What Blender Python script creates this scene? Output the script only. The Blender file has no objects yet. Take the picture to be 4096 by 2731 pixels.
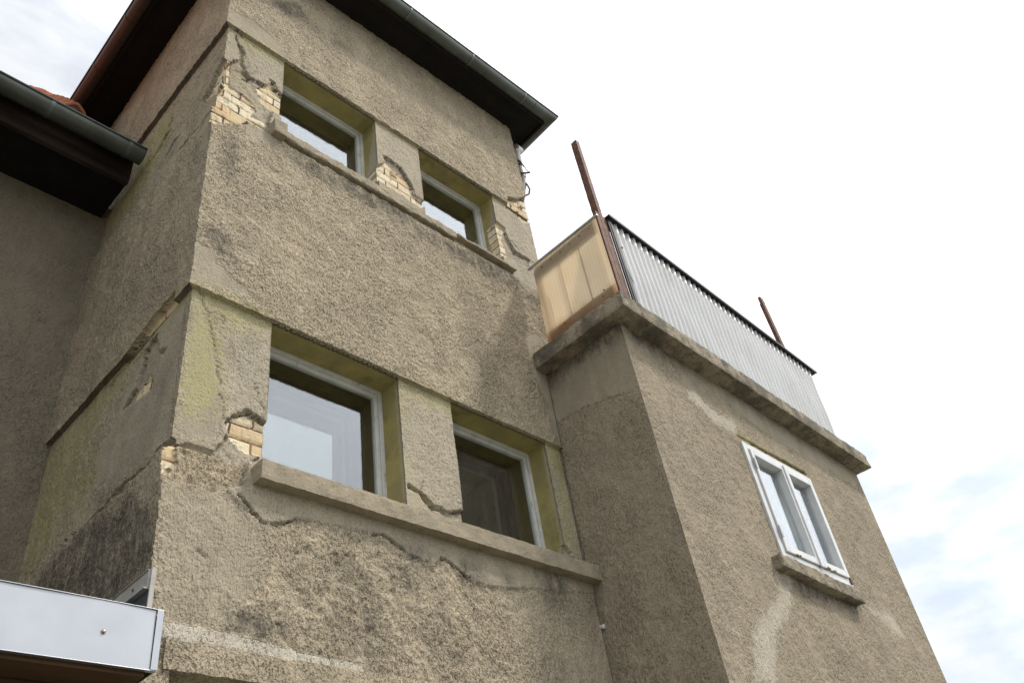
import bpy, math, random
import numpy as np
from mathutils import Vector, Matrix
random.seed(7); R = math.radians
SC = bpy.context.scene
COL = SC.collection

# ------------------------------------------------------------------ camera
CAM = (-1.39713, -3.24625, -3.41604)
cd = bpy.data.cameras.new('camera'); cam = bpy.data.objects.new('camera', cd); COL.objects.link(cam)
cd.sensor_width = 36; cd.lens = 29.36; cd.clip_end = 2000; cd.clip_start = .05
cr = Vector((0.70475101, -0.69455072, -0.14465585)); cu = -Vector((0.3722307, 0.53557359, -0.7580272)); cf = Vector((0.60396219, 0.48037509, 0.63597913))
cam.matrix_world = Matrix(((cr.x, cu.x, -cf.x, CAM[0]), (cr.y, cu.y, -cf.y, CAM[1]), (cr.z, cu.z, -cf.z, CAM[2]), (0, 0, 0, 1)))
SC.camera = cam

# ------------------------------------------------------------------ world, sun, exposure
SUN_EL, SUN_AZ = 55.0, 135.0        # azimuth clockwise from +Y
sd = Vector((math.cos(R(SUN_EL))*math.sin(R(SUN_AZ)), math.cos(R(SUN_EL))*math.cos(R(SUN_AZ)), math.sin(R(SUN_EL))))
w = bpy.data.worlds.new('World'); SC.world = w; w.use_nodes = True
nt = w.node_tree; nt.nodes.clear()
def wn(t, **k):
    n = nt.nodes.new(t)
    for a, b in k.items(): setattr(n, a, b)
    return n
def wmath(op, a, b=None, clamp=False):
    n = wn('ShaderNodeMath', operation=op, use_clamp=clamp)
    for i, v in enumerate((a, b)):
        if v is None: continue
        if isinstance(v, (int, float)): n.inputs[i].default_value = v
        else: nt.links.new(v, n.inputs[i])
    return n.outputs[0]
sky = wn('ShaderNodeTexSky', sky_type='NISHITA', sun_disc=False, sun_elevation=R(SUN_EL), sun_rotation=R(SUN_AZ), dust_density=.2, ozone_density=3.)
bg1 = wn('ShaderNodeBackground'); bg1.inputs[1].default_value = 0.15; nt.links.new(sky.outputs[0], bg1.inputs[0])
tc = wn('ShaderNodeTexCoord'); DIR = tc.outputs['Generated']
def dot(v):
    n = wn('ShaderNodeVectorMath', operation='DOT_PRODUCT'); nt.links.new(DIR, n.inputs[0]); n.inputs[1].default_value = v; return n.outputs['Value']
def wmr(v, a, b, c=0., d=1.):
    n = wn('ShaderNodeMapRange', interpolation_type='SMOOTHSTEP'); nt.links.new(v, n.inputs[0])
    for i, x in enumerate((a, b, c, d)): n.inputs[i+1].default_value = x
    return n.outputs[0]
def wnoise(scale, det, mapping=None, rough=.5):
    n = wn('ShaderNodeTexNoise'); n.inputs['Scale'].default_value = scale; n.inputs['Detail'].default_value = det; n.inputs['Roughness'].default_value = rough
    if mapping:
        m = wn('ShaderNodeMapping'); m.inputs['Scale'].default_value = mapping[0]; m.inputs['Rotation'].default_value = mapping[1]
        nt.links.new(DIR, m.inputs[0]); nt.links.new(m.outputs[0], n.inputs[0])
    else: nt.links.new(DIR, n.inputs[0])
    return n.outputs[0]
glow = wmr(dot(tuple(sd)), .35, .98)
gap = wmath('MAXIMUM', wmr(dot((0.93, 0.17, 0.33)), .965, .997), wmath('MULTIPLY', wmr(dot((0.08, 0.62, 0.78)), .955, .995), .9))
gap = wmath('MAXIMUM', gap, wmath('MULTIPLY', wmr(dot((0.60, 0.377, 0.705)), .98, .999), .75))
wisp = wnoise(5.0, 5, ((1.2, 2.0, 4.5), (.5, .5, .2)), .55)
gapn = wmath('MULTIPLY', gap, wmr(wisp, .30, .70), True)
far = wmath('MULTIPLY', wmr(wnoise(2.2, 4), .55, .75), .35)       # thinner cloud elsewhere
clear = wmath('MULTIPLY', wmath('MAXIMUM', gapn, wmath('MULTIPLY', far, wmr(dot(tuple(sd)), .8, .3))), .42)
stren = wmath('ADD', wmath('MULTIPLY', glow, 1.10), .99)
stren = wmath('MULTIPLY', stren, wmr(wnoise(3.0, 4), .3, .7, .93, 1.07))
bg2 = wn('ShaderNodeBackground'); bg2.inputs[0].default_value = (.94, .965, 1, 1); nt.links.new(stren, bg2.inputs[1])
mx = wn('ShaderNodeMixShader'); nt.links.new(clear, mx.inputs[0]); nt.links.new(bg2.outputs[0], mx.inputs[1]); nt.links.new(bg1.outputs[0], mx.inputs[2])
wo = wn('ShaderNodeOutputWorld'); nt.links.new(mx.outputs[0], wo.inputs[0])
sl = bpy.data.lights.new('sun', 'SUN'); sl.energy = 2.9; sl.angle = R(6); sl.color = (1, .93, .82)
so = bpy.data.objects.new('sun', sl); COL.objects.link(so); so.rotation_euler = (-sd).to_track_quat('-Z', 'Y').to_euler(); so.location = (8, -8, 12)
SC.view_settings.view_transform = 'Standard'; SC.view_settings.look = 'None'; SC.view_settings.gamma = 1; SC.view_settings.exposure = 0
SC.render.resolution_x = 1024; SC.render.resolution_y = 682
SC.render.engine = 'CYCLES'
SC.cycles.max_bounces = 10; SC.cycles.transparent_max_bounces = 12

# ------------------------------------------------------------------ node helper
class M:
    def __init__(s, name):
        s.m = bpy.data.materials.new(name); s.m.use_nodes = True; s.t = s.m.node_tree; s.t.nodes.clear()
        s.out = s.n('ShaderNodeOutputMaterial'); s.tc = s.n('ShaderNodeTexCoord').outputs['Object']
    def n(s, t, **k):
        n = s.t.nodes.new(t)
        for a, b in k.items(): setattr(n, a, b)
        return n
    def put(s, v, sock):
        if hasattr(v, 'is_linked') or isinstance(v, bpy.types.NodeSocket): s.t.links.new(v, sock)
        elif isinstance(v, (tuple, list)) and len(v) == 3 and len(sock.default_value) == 4: sock.default_value = (*v, 1)
        else: sock.default_value = v
    def noise(s, scale, det=3, rough=.5, stretch=None, dist=0., vec=None):
        n = s.n('ShaderNodeTexNoise'); n.inputs['Scale'].default_value = scale; n.inputs['Detail'].default_value = det
        n.inputs['Roughness'].default_value = rough; n.inputs['Distortion'].default_value = dist
        v = vec or s.tc
        if stretch:
            m = s.n('ShaderNodeMapping'); m.inputs['Scale'].default_value = stretch; s.t.links.new(v, m.inputs[0]); v = m.outputs[0]
        s.t.links.new(v, n.inputs[0]); return n.outputs[0]
    def vor(s, scale, feat='F1', stretch=None):
        n = s.n('ShaderNodeTexVoronoi', feature=feat); n.inputs['Scale'].default_value = scale; v = s.tc
        if stretch:
            m = s.n('ShaderNodeMapping'); m.inputs['Scale'].default_value = stretch; s.t.links.new(v, m.inputs[0]); v = m.outputs[0]
        s.t.links.new(v, n.inputs[0]); return n
    def mr(s, v, a, b, c=0., d=1., smooth=True):
        n = s.n('ShaderNodeMapRange', interpolation_type='SMOOTHSTEP' if smooth else 'LINEAR'); s.put(v, n.inputs[0])
        for i, x in enumerate((a, b, c, d)): n.inputs[i+1].default_value = x
        return n.outputs[0]
    def math(s, op, a, b=0., clamp=False):
        n = s.n('ShaderNodeMath', operation=op, use_clamp=clamp); s.put(a, n.inputs[0]); s.put(b, n.inputs[1]); return n.outputs[0]
    def mix(s, f, a, b, mode='MIX'):
        n = s.n('ShaderNodeMix', data_type='RGBA', blend_type=mode); s.put(f, n.inputs[0]); s.put(a, n.inputs[6]); s.put(b, n.inputs[7]); return n.outputs[2]
    def attr(s, name):
        n = s.n('ShaderNodeAttribute', attribute_name=name); q = s.n('ShaderNodeSeparateColor'); s.t.links.new(n.outputs['Color'], q.inputs[0])
        return q.outputs[0], q.outputs[1], q.outputs[2], n.outputs['Alpha']
    def bump(s, h, dist, stren=1., nrm=None):
        n = s.n('ShaderNodeBump'); n.inputs['Distance'].default_value = dist; n.inputs['Strength'].default_value = stren; s.put(h, n.inputs['Height'])
        if nrm is not None: s.t.links.new(nrm, n.inputs['Normal'])
        return n.outputs[0]
    def bsdf(s, col, rough=.9, metal=0., nrm=None, spec=None):
        b = s.n('ShaderNodeBsdfPrincipled'); s.put(col, b.inputs['Base Color']); s.put(rough, b.inputs['Roughness']); s.put(metal, b.inputs['Metallic'])
        if spec is not None: b.inputs['Specular IOR Level'].default_value = spec
        if nrm is not None: s.t.links.new(nrm, b.inputs['Normal'])
        return b.outputs[0]
    def fin(s, sh): s.t.links.new(sh, s.out.inputs[0]); return s.m

def simple(name, c1, c2, scale, rough=.7, metal=0., bumpd=.002, bscale=None, stretch=None, spec=.4):
    m = M(name); n = m.noise(scale, 5, .6, stretch); g = m.noise(bscale or scale*6, 3, .6, stretch)
    col = m.mix(m.mr(n, .3, .7), c1, c2)
    return m.fin(m.bsdf(col, rough, metal, m.bump(g, bumpd), spec))

def render_mat(name, cA, cB, pit, deep=1.0):
    """pebble-dash render: masks in the mesh say where bricks, smooth mortar, lichen, dirt, painted shade and paint are"""
    m = M(name)
    brick, smooth, lichen, stain_shade = m.attr('mk'); spall, tint, mortar, paint = m.attr('mk2'); bright, comb, crack_shade, coarse = m.attr('mk3')
    big = m.noise(1.3, 5, .6); mid = m.noise(8, 5, .65, (1, 1, .6)); gr = m.noise(140, 4, .75); g2 = m.noise(72, 3, .6, (1, 1, .75)); g3 = m.noise(31, 4, .65, (1, 1, .7))
    col = m.mix(m.mr(big, .3, .7), cA, cB)
    col = m.mix(m.mr(mid, .42, .74, 0, .20), col, tuple(x*.66 for x in cB))
    col = m.mix(m.mr(mid, .42, .25, 0, .20), col, tuple(x*1.22 for x in cA))
    rough_w = m.math('SUBTRACT', 1., m.math('MULTIPLY', smooth, .85), True)
    col = m.mix(m.math('MULTIPLY', spall, .55), col, m.mix(m.mr(g3, .35, .65), (.30, .24, .16), (.46, .38, .26)))
    col = m.mix(m.math('MULTIPLY', smooth, .8), col, m.mix(m.mr(mid, .3, .7), (.35, .312, .24), (.275, .245, .19)))
    col = m.mix(m.math('MULTIPLY', bright, .9), col, m.mix(m.mr(mid, .3, .7), (.44, .40, .33), (.52, .48, .40)))
    gm = m.mr(gr, .32, .68, .60, 1.40)
    gg = m.n('ShaderNodeCombineColor')
    for i in range(3): m.t.links.new(gm, gg.inputs[i])
    col = m.mix(m.math('ADD', m.math('MULTIPLY', rough_w, .62), .2), col, gg.outputs[0], 'MULTIPLY')
    # weather streaks and trowel passes
    strk = m.noise(3.2, 5, .7, (2.4, 2.4, .22)); col = m.mix(m.mr(strk, .52, .74, 0, .10), col, tuple(x*.58 for x in cB)); col = m.mix(m.mr(strk, .46, .30, 0, .25), col, tuple(x*1.2 for x in cA))
    pas = m.noise(2.6, 3, .6, (1.4, 1.4, 1), .8); rough_w = m.math('MULTIPLY', rough_w, m.mr(pas, .36, .60, .45, 1.1))
    # small open pores
    v = m.vor(62, 'F1', (1, 1, .7)); vr = m.n('ShaderNodeSeparateColor'); m.t.links.new(v.outputs['Color'], vr.inputs[0])
    pore = m.math('MULTIPLY', m.mr(v.outputs['Distance'], .34, .20), m.mr(vr.outputs[0], .45, .52))
    pits = m.mr(g2, .41, .34)
    lowr = m.mr(g3, .40, .32)
    pp = m.math('MULTIPLY', m.math('MULTIPLY', m.math('MAXIMUM', m.math('MULTIPLY', pore, .8), m.math('MAXIMUM', m.math('MULTIPLY', pits, .75), m.math('MULTIPLY', m.math('MULTIPLY', lowr, coarse), .9))), m.math('ADD', m.math('MULTIPLY', rough_w, .85), .12)), pit)
    col = m.mix(pp, col, (.085, .072, .056))
    fl = m.mr(m.noise(170, 2, .5), .68, .74)
    col = m.mix(m.math('MULTIPLY', fl, .5), col, (.64, .59, .50))
    # dirt, plus shade painted under the annex sill and the eave
    st = m.math('MULTIPLY', stain_shade, m.mr(m.noise(13, 6, .8, (1, 1, .4)), .34, .58, .22, 1.))
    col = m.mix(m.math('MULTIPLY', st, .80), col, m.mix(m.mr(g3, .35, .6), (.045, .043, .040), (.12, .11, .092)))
    # lichen
    lp = m.math('MULTIPLY', lichen, m.mr(m.noise(38, 5, .8), .43, .54))
    lp = m.math('MAXIMUM', lp, m.math('MULTIPLY', m.mr(lichen, .4, 1.), .36))
    col = m.mix(m.math('MULTIPLY', lp, .9), col, m.mix(m.mr(gr, .3, .7), (.30, .275, .125), (.44, .40, .185)))
    # yellow distemper on the soffits and jambs
    pc = m.mix(m.mr(m.noise(5, 4, .6), .3, .7), (.37, .32, .12), (.27, .235, .115))
    pc = m.mix(m.mr(m.noise(4, 5, .7), .50, .70, 0, .7), pc, (.155, .13, .065))
    col = m.mix(paint, col, pc)
    # bricks, drawn crisp in the plane of the wall
    sx = m.n('ShaderNodeSeparateXYZ'); m.t.links.new(m.tc, sx.inputs[0]); cx = m.n('ShaderNodeCombineXYZ')
    wob = m.math('MULTIPLY', m.math('SUBTRACT', m.noise(17, 3), .5), .012)
    m.put(m.math('ADD', m.math('ADD', sx.outputs[0], sx.outputs[1]), wob), cx.inputs[0]); m.put(m.math('ADD', sx.outputs[2], wob), cx.inputs[1])
    bt = m.n('ShaderNodeTexBrick'); m.t.links.new(cx.outputs[0], bt.inputs[0])
    for k_, v_ in (('Scale', 1.), ('Mortar Size', .0065), ('Mortar Smooth', .25), ('Brick Width', .262), ('Row Height', .0865), ('Bias', 0.)): bt.inputs[k_].default_value = v_
    bt.inputs['Color1'].default_value = (0, 0, 0, 1); bt.inputs['Color2'].default_value = (1, 1, 1, 1)
    mort = bt.outputs['Fac']; tn = bt.outputs['Color']
    bn = m.noise(22, 5, .7)
    bc = m.mix(m.mr(tn, 0, .5, smooth=False), (.60, .47, .29), (.68, .57, .38)); bc = m.mix(m.mr(tn, .5, 1., smooth=False), bc, (.74, .68, .53))
    bc = m.mix(m.mr(bn, .52, .66, 0, .55), bc, (.45, .37, .26)); bc = m.mix(m.mr(bn, .36, .28), bc, (.22, .17, .12)); bc = m.mix(m.mr(m.noise(13, 5, .75), .56, .61, 0, .85), bc, m.mix(gr, (.26, .22, .16), (.46, .39, .29))); bc = m.mix(m.mr(m.noise(5, 3), .58, .7, 0, .3), bc, (.55, .30, .15))
    bc = m.mix(mort, bc, m.mix(m.mr(mid, .4, .6), (.10, .07, .05), (.30, .17, .09)))
    col = m.mix(brick, col, bc)
    col = m.mix(m.math('MULTIPLY', crack_shade, .85), col, (.05, .042, .035))  # cracks, plus shadow lines painted along ledges and broken render edges
    # relief
    nb = m.math('SUBTRACT', 1., m.math('MULTIPLY', brick, .8), True)
    h1 = m.math('MULTIPLY', m.math('ADD', m.math('MULTIPLY', gr, .55), m.math('ADD', m.math('MULTIPLY', m.mr(g2, .30, .55), .9), m.math('MULTIPLY', g3, m.math('ADD', .55, m.math('MULTIPLY', coarse, 1.1))))), m.math('MULTIPLY', m.math('ADD', m.math('MULTIPLY', rough_w, .9), .12), nb))
    h2 = m.math('MULTIPLY', m.noise(20, 5, .75, (1, 1, .6)), m.math('MULTIPLY', spall, 1.0))
    wv = m.noise(14, 3, .5, (9, 9, .5)); h3 = m.math('MULTIPLY', wv, m.math('MULTIPLY', comb, .7))
    h = m.math('ADD', m.math('ADD', h1, h2), m.math('SUBTRACT', h3, m.math('MULTIPLY', m.math('MULTIPLY', mort, brick), 1.2)))
    pw = m.math('MULTIPLY', m.math('SUBTRACT', 1., m.math('MULTIPLY', paint, .85), True), m.math('SUBTRACT', 1., m.math('MULTIPLY', bright, .7), True))
    nrm = m.bump(m.math('MULTIPLY', h, pw), .0115*deep)
    return m.fin(m.bsdf(col, .93, 0, nrm, .12))

MAT = {}
MAT['render'] = render_mat('tower_render', (.44, .372, .272), (.385, .327, .238), .74)
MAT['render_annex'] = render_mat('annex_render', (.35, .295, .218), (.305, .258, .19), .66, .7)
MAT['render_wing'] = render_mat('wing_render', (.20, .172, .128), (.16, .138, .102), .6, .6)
m = M('sill_concrete'); a = m.noise(9, 5, .65); b = m.noise(110, 3, .7); c = m.noise(48, 3, .6)
col = m.mix(m.mr(a, .3, .7), (.37, .315, .23), (.27, .235, .175)); col = m.mix(m.mr(b, .30, .42, .7, 0), col, (.10, .085, .065)); col = m.mix(m.mr(b, .60, .68, 0, .6), col, (.55, .49, .39)); col = m.mix(m.mr(c, .36, .30, 0, .5), col, (.12, .10, .08))
MAT['concrete'] = m.fin(m.bsdf(col, .92, 0, m.bump(m.math('ADD', b, c), .005), .12))
m = M('weathered_concrete'); a = m.noise(4, 6, .7); b = m.noise(90, 3, .7); c = m.noise(22, 4, .7)
col = m.mix(m.mr(a, .38, .60), (.33, .285, .215), (.14, .125, .10)); col = m.mix(m.mr(c, .55, .68, 0, .7), col, (.07, .065, .055)); col = m.mix(m.mr(b, .62, .70, 0, .5), col, (.50, .46, .38))
MAT['old_concrete'] = m.fin(m.bsdf(col, .92, 0, m.bump(m.math('ADD', b, c), .007), .12))
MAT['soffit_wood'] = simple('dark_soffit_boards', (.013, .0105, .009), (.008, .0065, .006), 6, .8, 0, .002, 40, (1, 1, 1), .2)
MAT['brown_wood'] = simple('brown_boards', (.10, .055, .028), (.055, .03, .017), 5, .7, 0, .002, 40, (.15, 1, 1), .2)
MAT['purple_wood'] = simple('fascia_board', (.045, .032, .028), (.020, .014, .012), 9, .8, 0, .002, 40, (.2, 1, 1), .2)
MAT['copper'] = simple('weathered_copper', (.075, .056, .047), (.048, .044, .041), 4, .4, .5, .0008, 30)
MAT['zinc'] = simple('dull_grey_gutter', (.115, .13, .12), (.075, .078, .066), 3.5, .42, .55, .0008, 30)
MAT['zinc_light'] = simple('gutter_strap', (.16, .18, .17), (.11, .12, .11), 8, .4, .6, .0006, 40)
MAT['felt'] = simple('roofing_felt', (.05, .055, .058), (.10, .11, .11), 120, .95, 0, .003, 200)
MAT['galv'] = simple('galvanised_sheet', (.37, .385, .41), (.31, .325, .35), 2.2, .40, .8, .0006, 3)
MAT['alu'] = simple('aluminium_trim', (.55, .56, .57), (.42, .43, .44), 12, .4, .7, .0006, 30)
MAT['flash'] = simple('grey_flashing', (.44, .43, .40), (.34, .33, .305), 14, .7, 0., .001, 40)
MAT['tile'] = simple('clay_tile', (.40, .15, .085), (.28, .10, .06), 14, .8, 0, .002, 60, spec=.2)
MAT['black'] = simple('black_trim', (.018, .018, .018), (.035, .034, .032), 12, .55, 0, .001, 40)
MAT['cap'] = simple('cap_strip', (.022, .030, .036), (.045, .035, .028), 10, .45, .3, .001, 40)
MAT['pvc'] = simple('white_pvc', (.64, .65, .66), (.56, .57, .58), 8, .35, 0, .0002, 30)
MAT['screw'] = simple('screw_head', (.35, .33, .30), (.22, .16, .12), 60, .4, .8, .0002, 90)
MAT['pipe'] = simple('zinc_downpipe', (.46, .45, .44), (.33, .32, .31), 9, .45, .5, .0006, 40)
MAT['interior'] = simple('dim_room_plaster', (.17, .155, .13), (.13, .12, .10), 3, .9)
MAT['ground'] = simple('yard_gravel', (.19, .18, .145), (.13, .13, .10), 3, .95, 0, .01, 30)

m = M('peeling_white_paint'); a = m.noise(38, 5, .75, (1, 1, .35)); b = m.noise(9, 4, .6)
f = m.math('MULTIPLY', m.mr(a, .60, .66), m.mr(b, .42, .6))
MAT['frame'] = m.fin(m.bsdf(m.mix(f, m.mix(m.mr(b, .3, .7), (.60, .60, .575), (.50, .51, .49)), (.16, .12, .085)), .6, 0, m.bump(f, -.003), .3))
m = M('inner_sash_wood'); a = m.noise(10, 5, .6, (1, 1, .2))
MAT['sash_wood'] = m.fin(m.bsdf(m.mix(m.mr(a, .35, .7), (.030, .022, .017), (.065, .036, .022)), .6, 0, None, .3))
m = M('rusty_steel'); a = m.noise(11, 6, .7); b = m.noise(60, 3, .7); c = m.noise(150, 2, .5)
col = m.mix(m.mr(a, .35, .65), (.085, .042, .032), (.165, .078, .052)); col = m.mix(m.mr(b, .58, .66, 0, .8), col, (.05, .028, .02)); col = m.mix(m.mr(c, .6, .68, 0, .5), col, (.45, .28, .18))
MAT['rust'] = m.fin(m.bsdf(col, .75, .1, m.bump(b, .003), .4))
# window glass: see-through with a facing-dependent mirror
m = M('window_glass'); lw = m.n('ShaderNodeLayerWeight'); lw.inputs[0].default_value = .5
fc = m.math('POWER', lw.outputs['Facing'], 3.0); fc = m.math('ADD', m.math('MULTIPLY', fc, .90), .098, True)
gl = m.n('ShaderNodeBsdfGlossy'); gl.inputs['Roughness'].default_value = .0; gl.inputs['Color'].default_value = (.93, .96, 1, 1)
m.t.links.new(m.bump(m.noise(.9, 1), .0002), gl.inputs['Normal'])
tr = m.n('ShaderNodeBsdfTransparent'); tr.inputs[0].default_value = (.93, .95, .94, 1)
ms = m.n('ShaderNodeMixShader'); m.t.links.new(fc, ms.inputs[0]); m.t.links.new(tr.outputs[0], ms.inputs[1]); m.t.links.new(gl.outputs[0], ms.inputs[2])
MAT['glass'] = m.fin(ms.outputs[0])
# aged translucent twin-wall sheet
m = M('yellowed_plastic'); a = m.noise(5, 4, .6, (1, 1, .35)); b = m.noise(2.2, 4, .65)
wv = m.n('ShaderNodeTexWave', wave_type='BANDS', bands_direction='Y'); wv.inputs['Scale'].default_value = 10; m.t.links.new(m.tc, wv.inputs[0])
sz = m.n('ShaderNodeSeparateXYZ'); m.t.links.new(m.tc, sz.inputs[0])
edge = m.mr(m.math('ADD', sz.outputs[2], m.math('MULTIPLY', a, .22)), 1.20, 1.02)
col = m.mix(m.mr(b, .3, .7), (.93, .84, .70), (.90, .78, .61)); col = m.mix(m.math('MULTIPLY', edge, .75), col, (.62, .33, .14))
col = m.mix(m.math('MULTIPLY', wv.outputs[0], .12), col, (.35, .25, .15))
d = m.n('ShaderNodeBsdfDiffuse'); t2 = m.n('ShaderNodeBsdfTranslucent'); m.put(col, d.inputs[0]); m.put(col, t2.inputs[0])
ms = m.n('ShaderNodeMixShader'); ms.inputs[0].default_value = .62; m.t.links.new(d.outputs[0], ms.inputs[1]); m.t.links.new(t2.outputs[0], ms.inputs[2])
g = m.n('ShaderNodeBsdfGlossy'); g.inputs['Roughness'].default_value = .25; ms2 = m.n('ShaderNodeMixShader'); ms2.inputs[0].default_value = .05
m.t.links.new(ms.outputs[0], ms2.inputs[1]); m.t.links.new(g.outputs[0], ms2.inputs[2])
tp = m.n('ShaderNodeBsdfTransparent'); m.put(m.mix(.5, col, (.99, .90, .74)), tp.inputs[0]); ms3 = m.n('ShaderNodeMixShader'); ms3.inputs[0].default_value = .38
m.t.links.new(ms2.outputs[0], ms3.inputs[1]); m.t.links.new(tp.outputs[0], ms3.inputs[2]); MAT['plastic'] = m.fin(ms3.outputs[0])
m = M('white_fibreglass'); b = m.noise(7, 4, .6, (1, 1, .3)); d = m.n('ShaderNodeBsdfDiffuse'); t2 = m.n('ShaderNodeBsdfTranslucent')
col = m.mix(m.mr(b, .4, .7, 0, .6), (.76, .77, .775), (.66, .64, .61)); m.put(col, d.inputs[0]); m.put(col, t2.inputs[0])
ms = m.n('ShaderNodeMixShader'); ms.inputs[0].default_value = .35; m.t.links.new(d.outputs[0], ms.inputs[1]); m.t.links.new(t2.outputs[0], ms.inputs[2])
g = m.n('ShaderNodeBsdfGlossy'); g.inputs['Roughness'].default_value = .3; ms2 = m.n('ShaderNodeMixShader'); ms2.inputs[0].default_value = .08
m.t.links.new(ms.outputs[0], ms2.inputs[1]); m.t.links.new(g.outputs[0], ms2.inputs[2]); MAT['fibre'] = m.fin(ms2.outputs[0])

# ------------------------------------------------------------------ object helpers
def empty(name, loc, label, cat, group=None):
    o = bpy.data.objects.new(name, None); COL.objects.link(o); o.location = loc; o['label'] = label; o['category'] = cat
    if group: o['group'] = group
    return o
def wloc(o):
    v = Vector(o.location) if o.type == 'EMPTY' else Vector((0, 0, 0))
    return v
def link(name, me, mat, parent=None, label=None):
    o = bpy.data.objects.new(name, me); COL.objects.link(o); me.materials.append(MAT[mat])
    if parent:
        o.parent = parent
        if parent.type == 'EMPTY': o.matrix_parent_inverse = Matrix.Translation(-Vector(parent.location))
    if label: o['label'] = label
    return o
class MB:
    """collects boxes, tubes and sheets into one mesh (world coordinates)"""
    def __init__(s): s.v = []; s.f = []
    def box(s, a, b, rot=None, piv=None):
        n = len(s.v); x0, y0, z0 = a; x1, y1, z1 = b
        vs = [Vector(p) for p in ((x0, y0, z0), (x1, y0, z0), (x1, y1, z0), (x0, y1, z0), (x0, y0, z1), (x1, y0, z1), (x1, y1, z1), (x0, y1, z1))]
        if rot: vs = [rot @ (p-Vector(piv)) + Vector(piv) for p in vs]
        s.v += vs; s.f += [tuple(n+i for i in q) for q in ((0, 3, 2, 1), (4, 5, 6, 7), (0, 1, 5, 4), (1, 2, 6, 5), (2, 3, 7, 6), (3, 0, 4, 7))]; return s
    def hexa(s, pts):
        n = len(s.v); s.v += [Vector(p) for p in pts]; s.f += [tuple(n+i for i in q) for q in ((0, 3, 2, 1), (4, 5, 6, 7), (0, 1, 5, 4), (1, 2, 6, 5), (2, 3, 7, 6), (3, 0, 4, 7))]; return s
    def sweep(s, prof, path_a, path_b, closed=True, caps=True):
        """prof: function (i, end)->Vector list"""
        n = len(s.v); k = len(path_a); s.v += [Vector(p) for p in path_a] + [Vector(p) for p in path_b]
        for i in range(k if closed else k-1): j = (i+1) % k; s.f.append((n+i, n+j, n+k+j, n+k+i))
        if caps: s.f.append(tuple(n+i for i in range(k))[::-1]); s.f.append(tuple(n+k+i for i in range(k)))
        return s
    def tube(s, pts, r, seg=12, caps=True):
        pts = [Vector(p) for p in pts]; rs = r if isinstance(r, (list, tuple)) else [r]*len(pts); rings = []
        for i, p in enumerate(pts):
            d = (pts[min(i+1, len(pts)-1)]-pts[max(i-1, 0)]).normalized(); a = d.cross(Vector((.3, .2, .93))); 
            if a.length < .05: a = d.cross(Vector((1, 0, 0)))
            a.normalize(); b = d.cross(a); n = len(s.v)
            s.v += [p+(a*math.cos(2*math.pi*k/seg)+b*math.sin(2*math.pi*k/seg))*rs[i] for k in range(seg)]; rings.append(n)
        for q in range(len(rings)-1):
            for k in range(seg):
                j = (k+1) % seg; s.f.append((rings[q]+k, rings[q]+j, rings[q+1]+j, rings[q+1]+k))
        if caps: s.f.append(tuple(rings[0]+k for k in range(seg))[::-1]); s.f.append(tuple(rings[-1]+k for k in range(seg)))
        return s
    def build(s, name, mat, parent=None, bevel=0., smooth=False, label=None, fn=None):
        me = bpy.data.meshes.new(name); me.from_pydata([tuple(fn(v) if fn else v) for v in s.v], [], s.f); me.validate(); me.update()
        if smooth:
            me.polygons.foreach_set('use_smooth', [True]*len(me.polygons))
        o = link(name, me, mat, parent, label)
        if bevel:
            b = o.modifiers.new('bevel', 'BEVEL'); b.width = bevel; b.segments = 2; b.limit_method = 'ANGLE'
        if smooth:
            e = o.modifiers.new('edges', 'EDGE_SPLIT'); e.split_angle = R(40)
        return o

# numpy value noise
def vnoise(x, y, scale, seed):
    x = x*scale+seed*17.13; y = y*scale+seed*7.77; xi = np.floor(x); yi = np.floor(y); fx = x-xi; fy = y-yi
    fx = fx*fx*(3-2*fx); fy = fy*fy*(3-2*fy)
    def h(a, b):
        q = np.sin(a*127.1+b*311.7+seed*74.7)*43758.5453; return q-np.floor(q)
    return (h(xi, yi)*(1-fx)+h(xi+1, yi)*fx)*(1-fy)+(h(xi, yi+1)*(1-fx)+h(xi+1, yi+1)*fx)*fy
def fbm(x, y, scale, seed, octv=3):
    t = 0; a = .5; n = 0
    for i in range(octv): t = t+a*vnoise(x, y, scale*2**i, seed+i*3); n += a; a *= .5
    return t/n-.5
def inpoly(x, y, poly):
    c = np.zeros(x.shape, bool); n = len(poly)
    for i in range(n):
        x0, y0 = poly[i]; x1, y1 = poly[(i+1) % n]
        if y0 == y1: continue
        k = ((y0 > y) != (y1 > y)) & (x < (x1-x0)*(y-y0)/(y1-y0)+x0); c ^= k
    return c
def mask(D, key, x, y, warp=.01, soft=0., seed=1, tries=1):
    out = np.zeros(x.shape)
    rs = np.random.RandomState(seed+5)
    for poly in D.get(key, []):
        px = [p[0] for p in poly]; py = [p[1] for p in poly]; g = .12+3*soft
        sel = (x > min(px)-g) & (x < max(px)+g) & (y > min(py)-g) & (y < max(py)+g)
        if not sel.any(): continue
        xs, ys = x[sel], y[sel]; acc = np.zeros(xs.shape)
        wx = warp*2*(fbm(xs, ys, 18, seed)+.6*fbm(xs, ys, 60, seed+4)); wy = warp*2*(fbm(xs, ys, 18, seed+9)+.6*fbm(xs, ys, 60, seed+13))
        for t in range(tries):
            jx = rs.randn(*xs.shape)*soft; jy = rs.randn(*xs.shape)*soft
            acc += inpoly(xs+wx+jx, ys+wy+jy, poly)
        out[sel] = np.maximum(out[sel], acc/tries)
    return out
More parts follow.
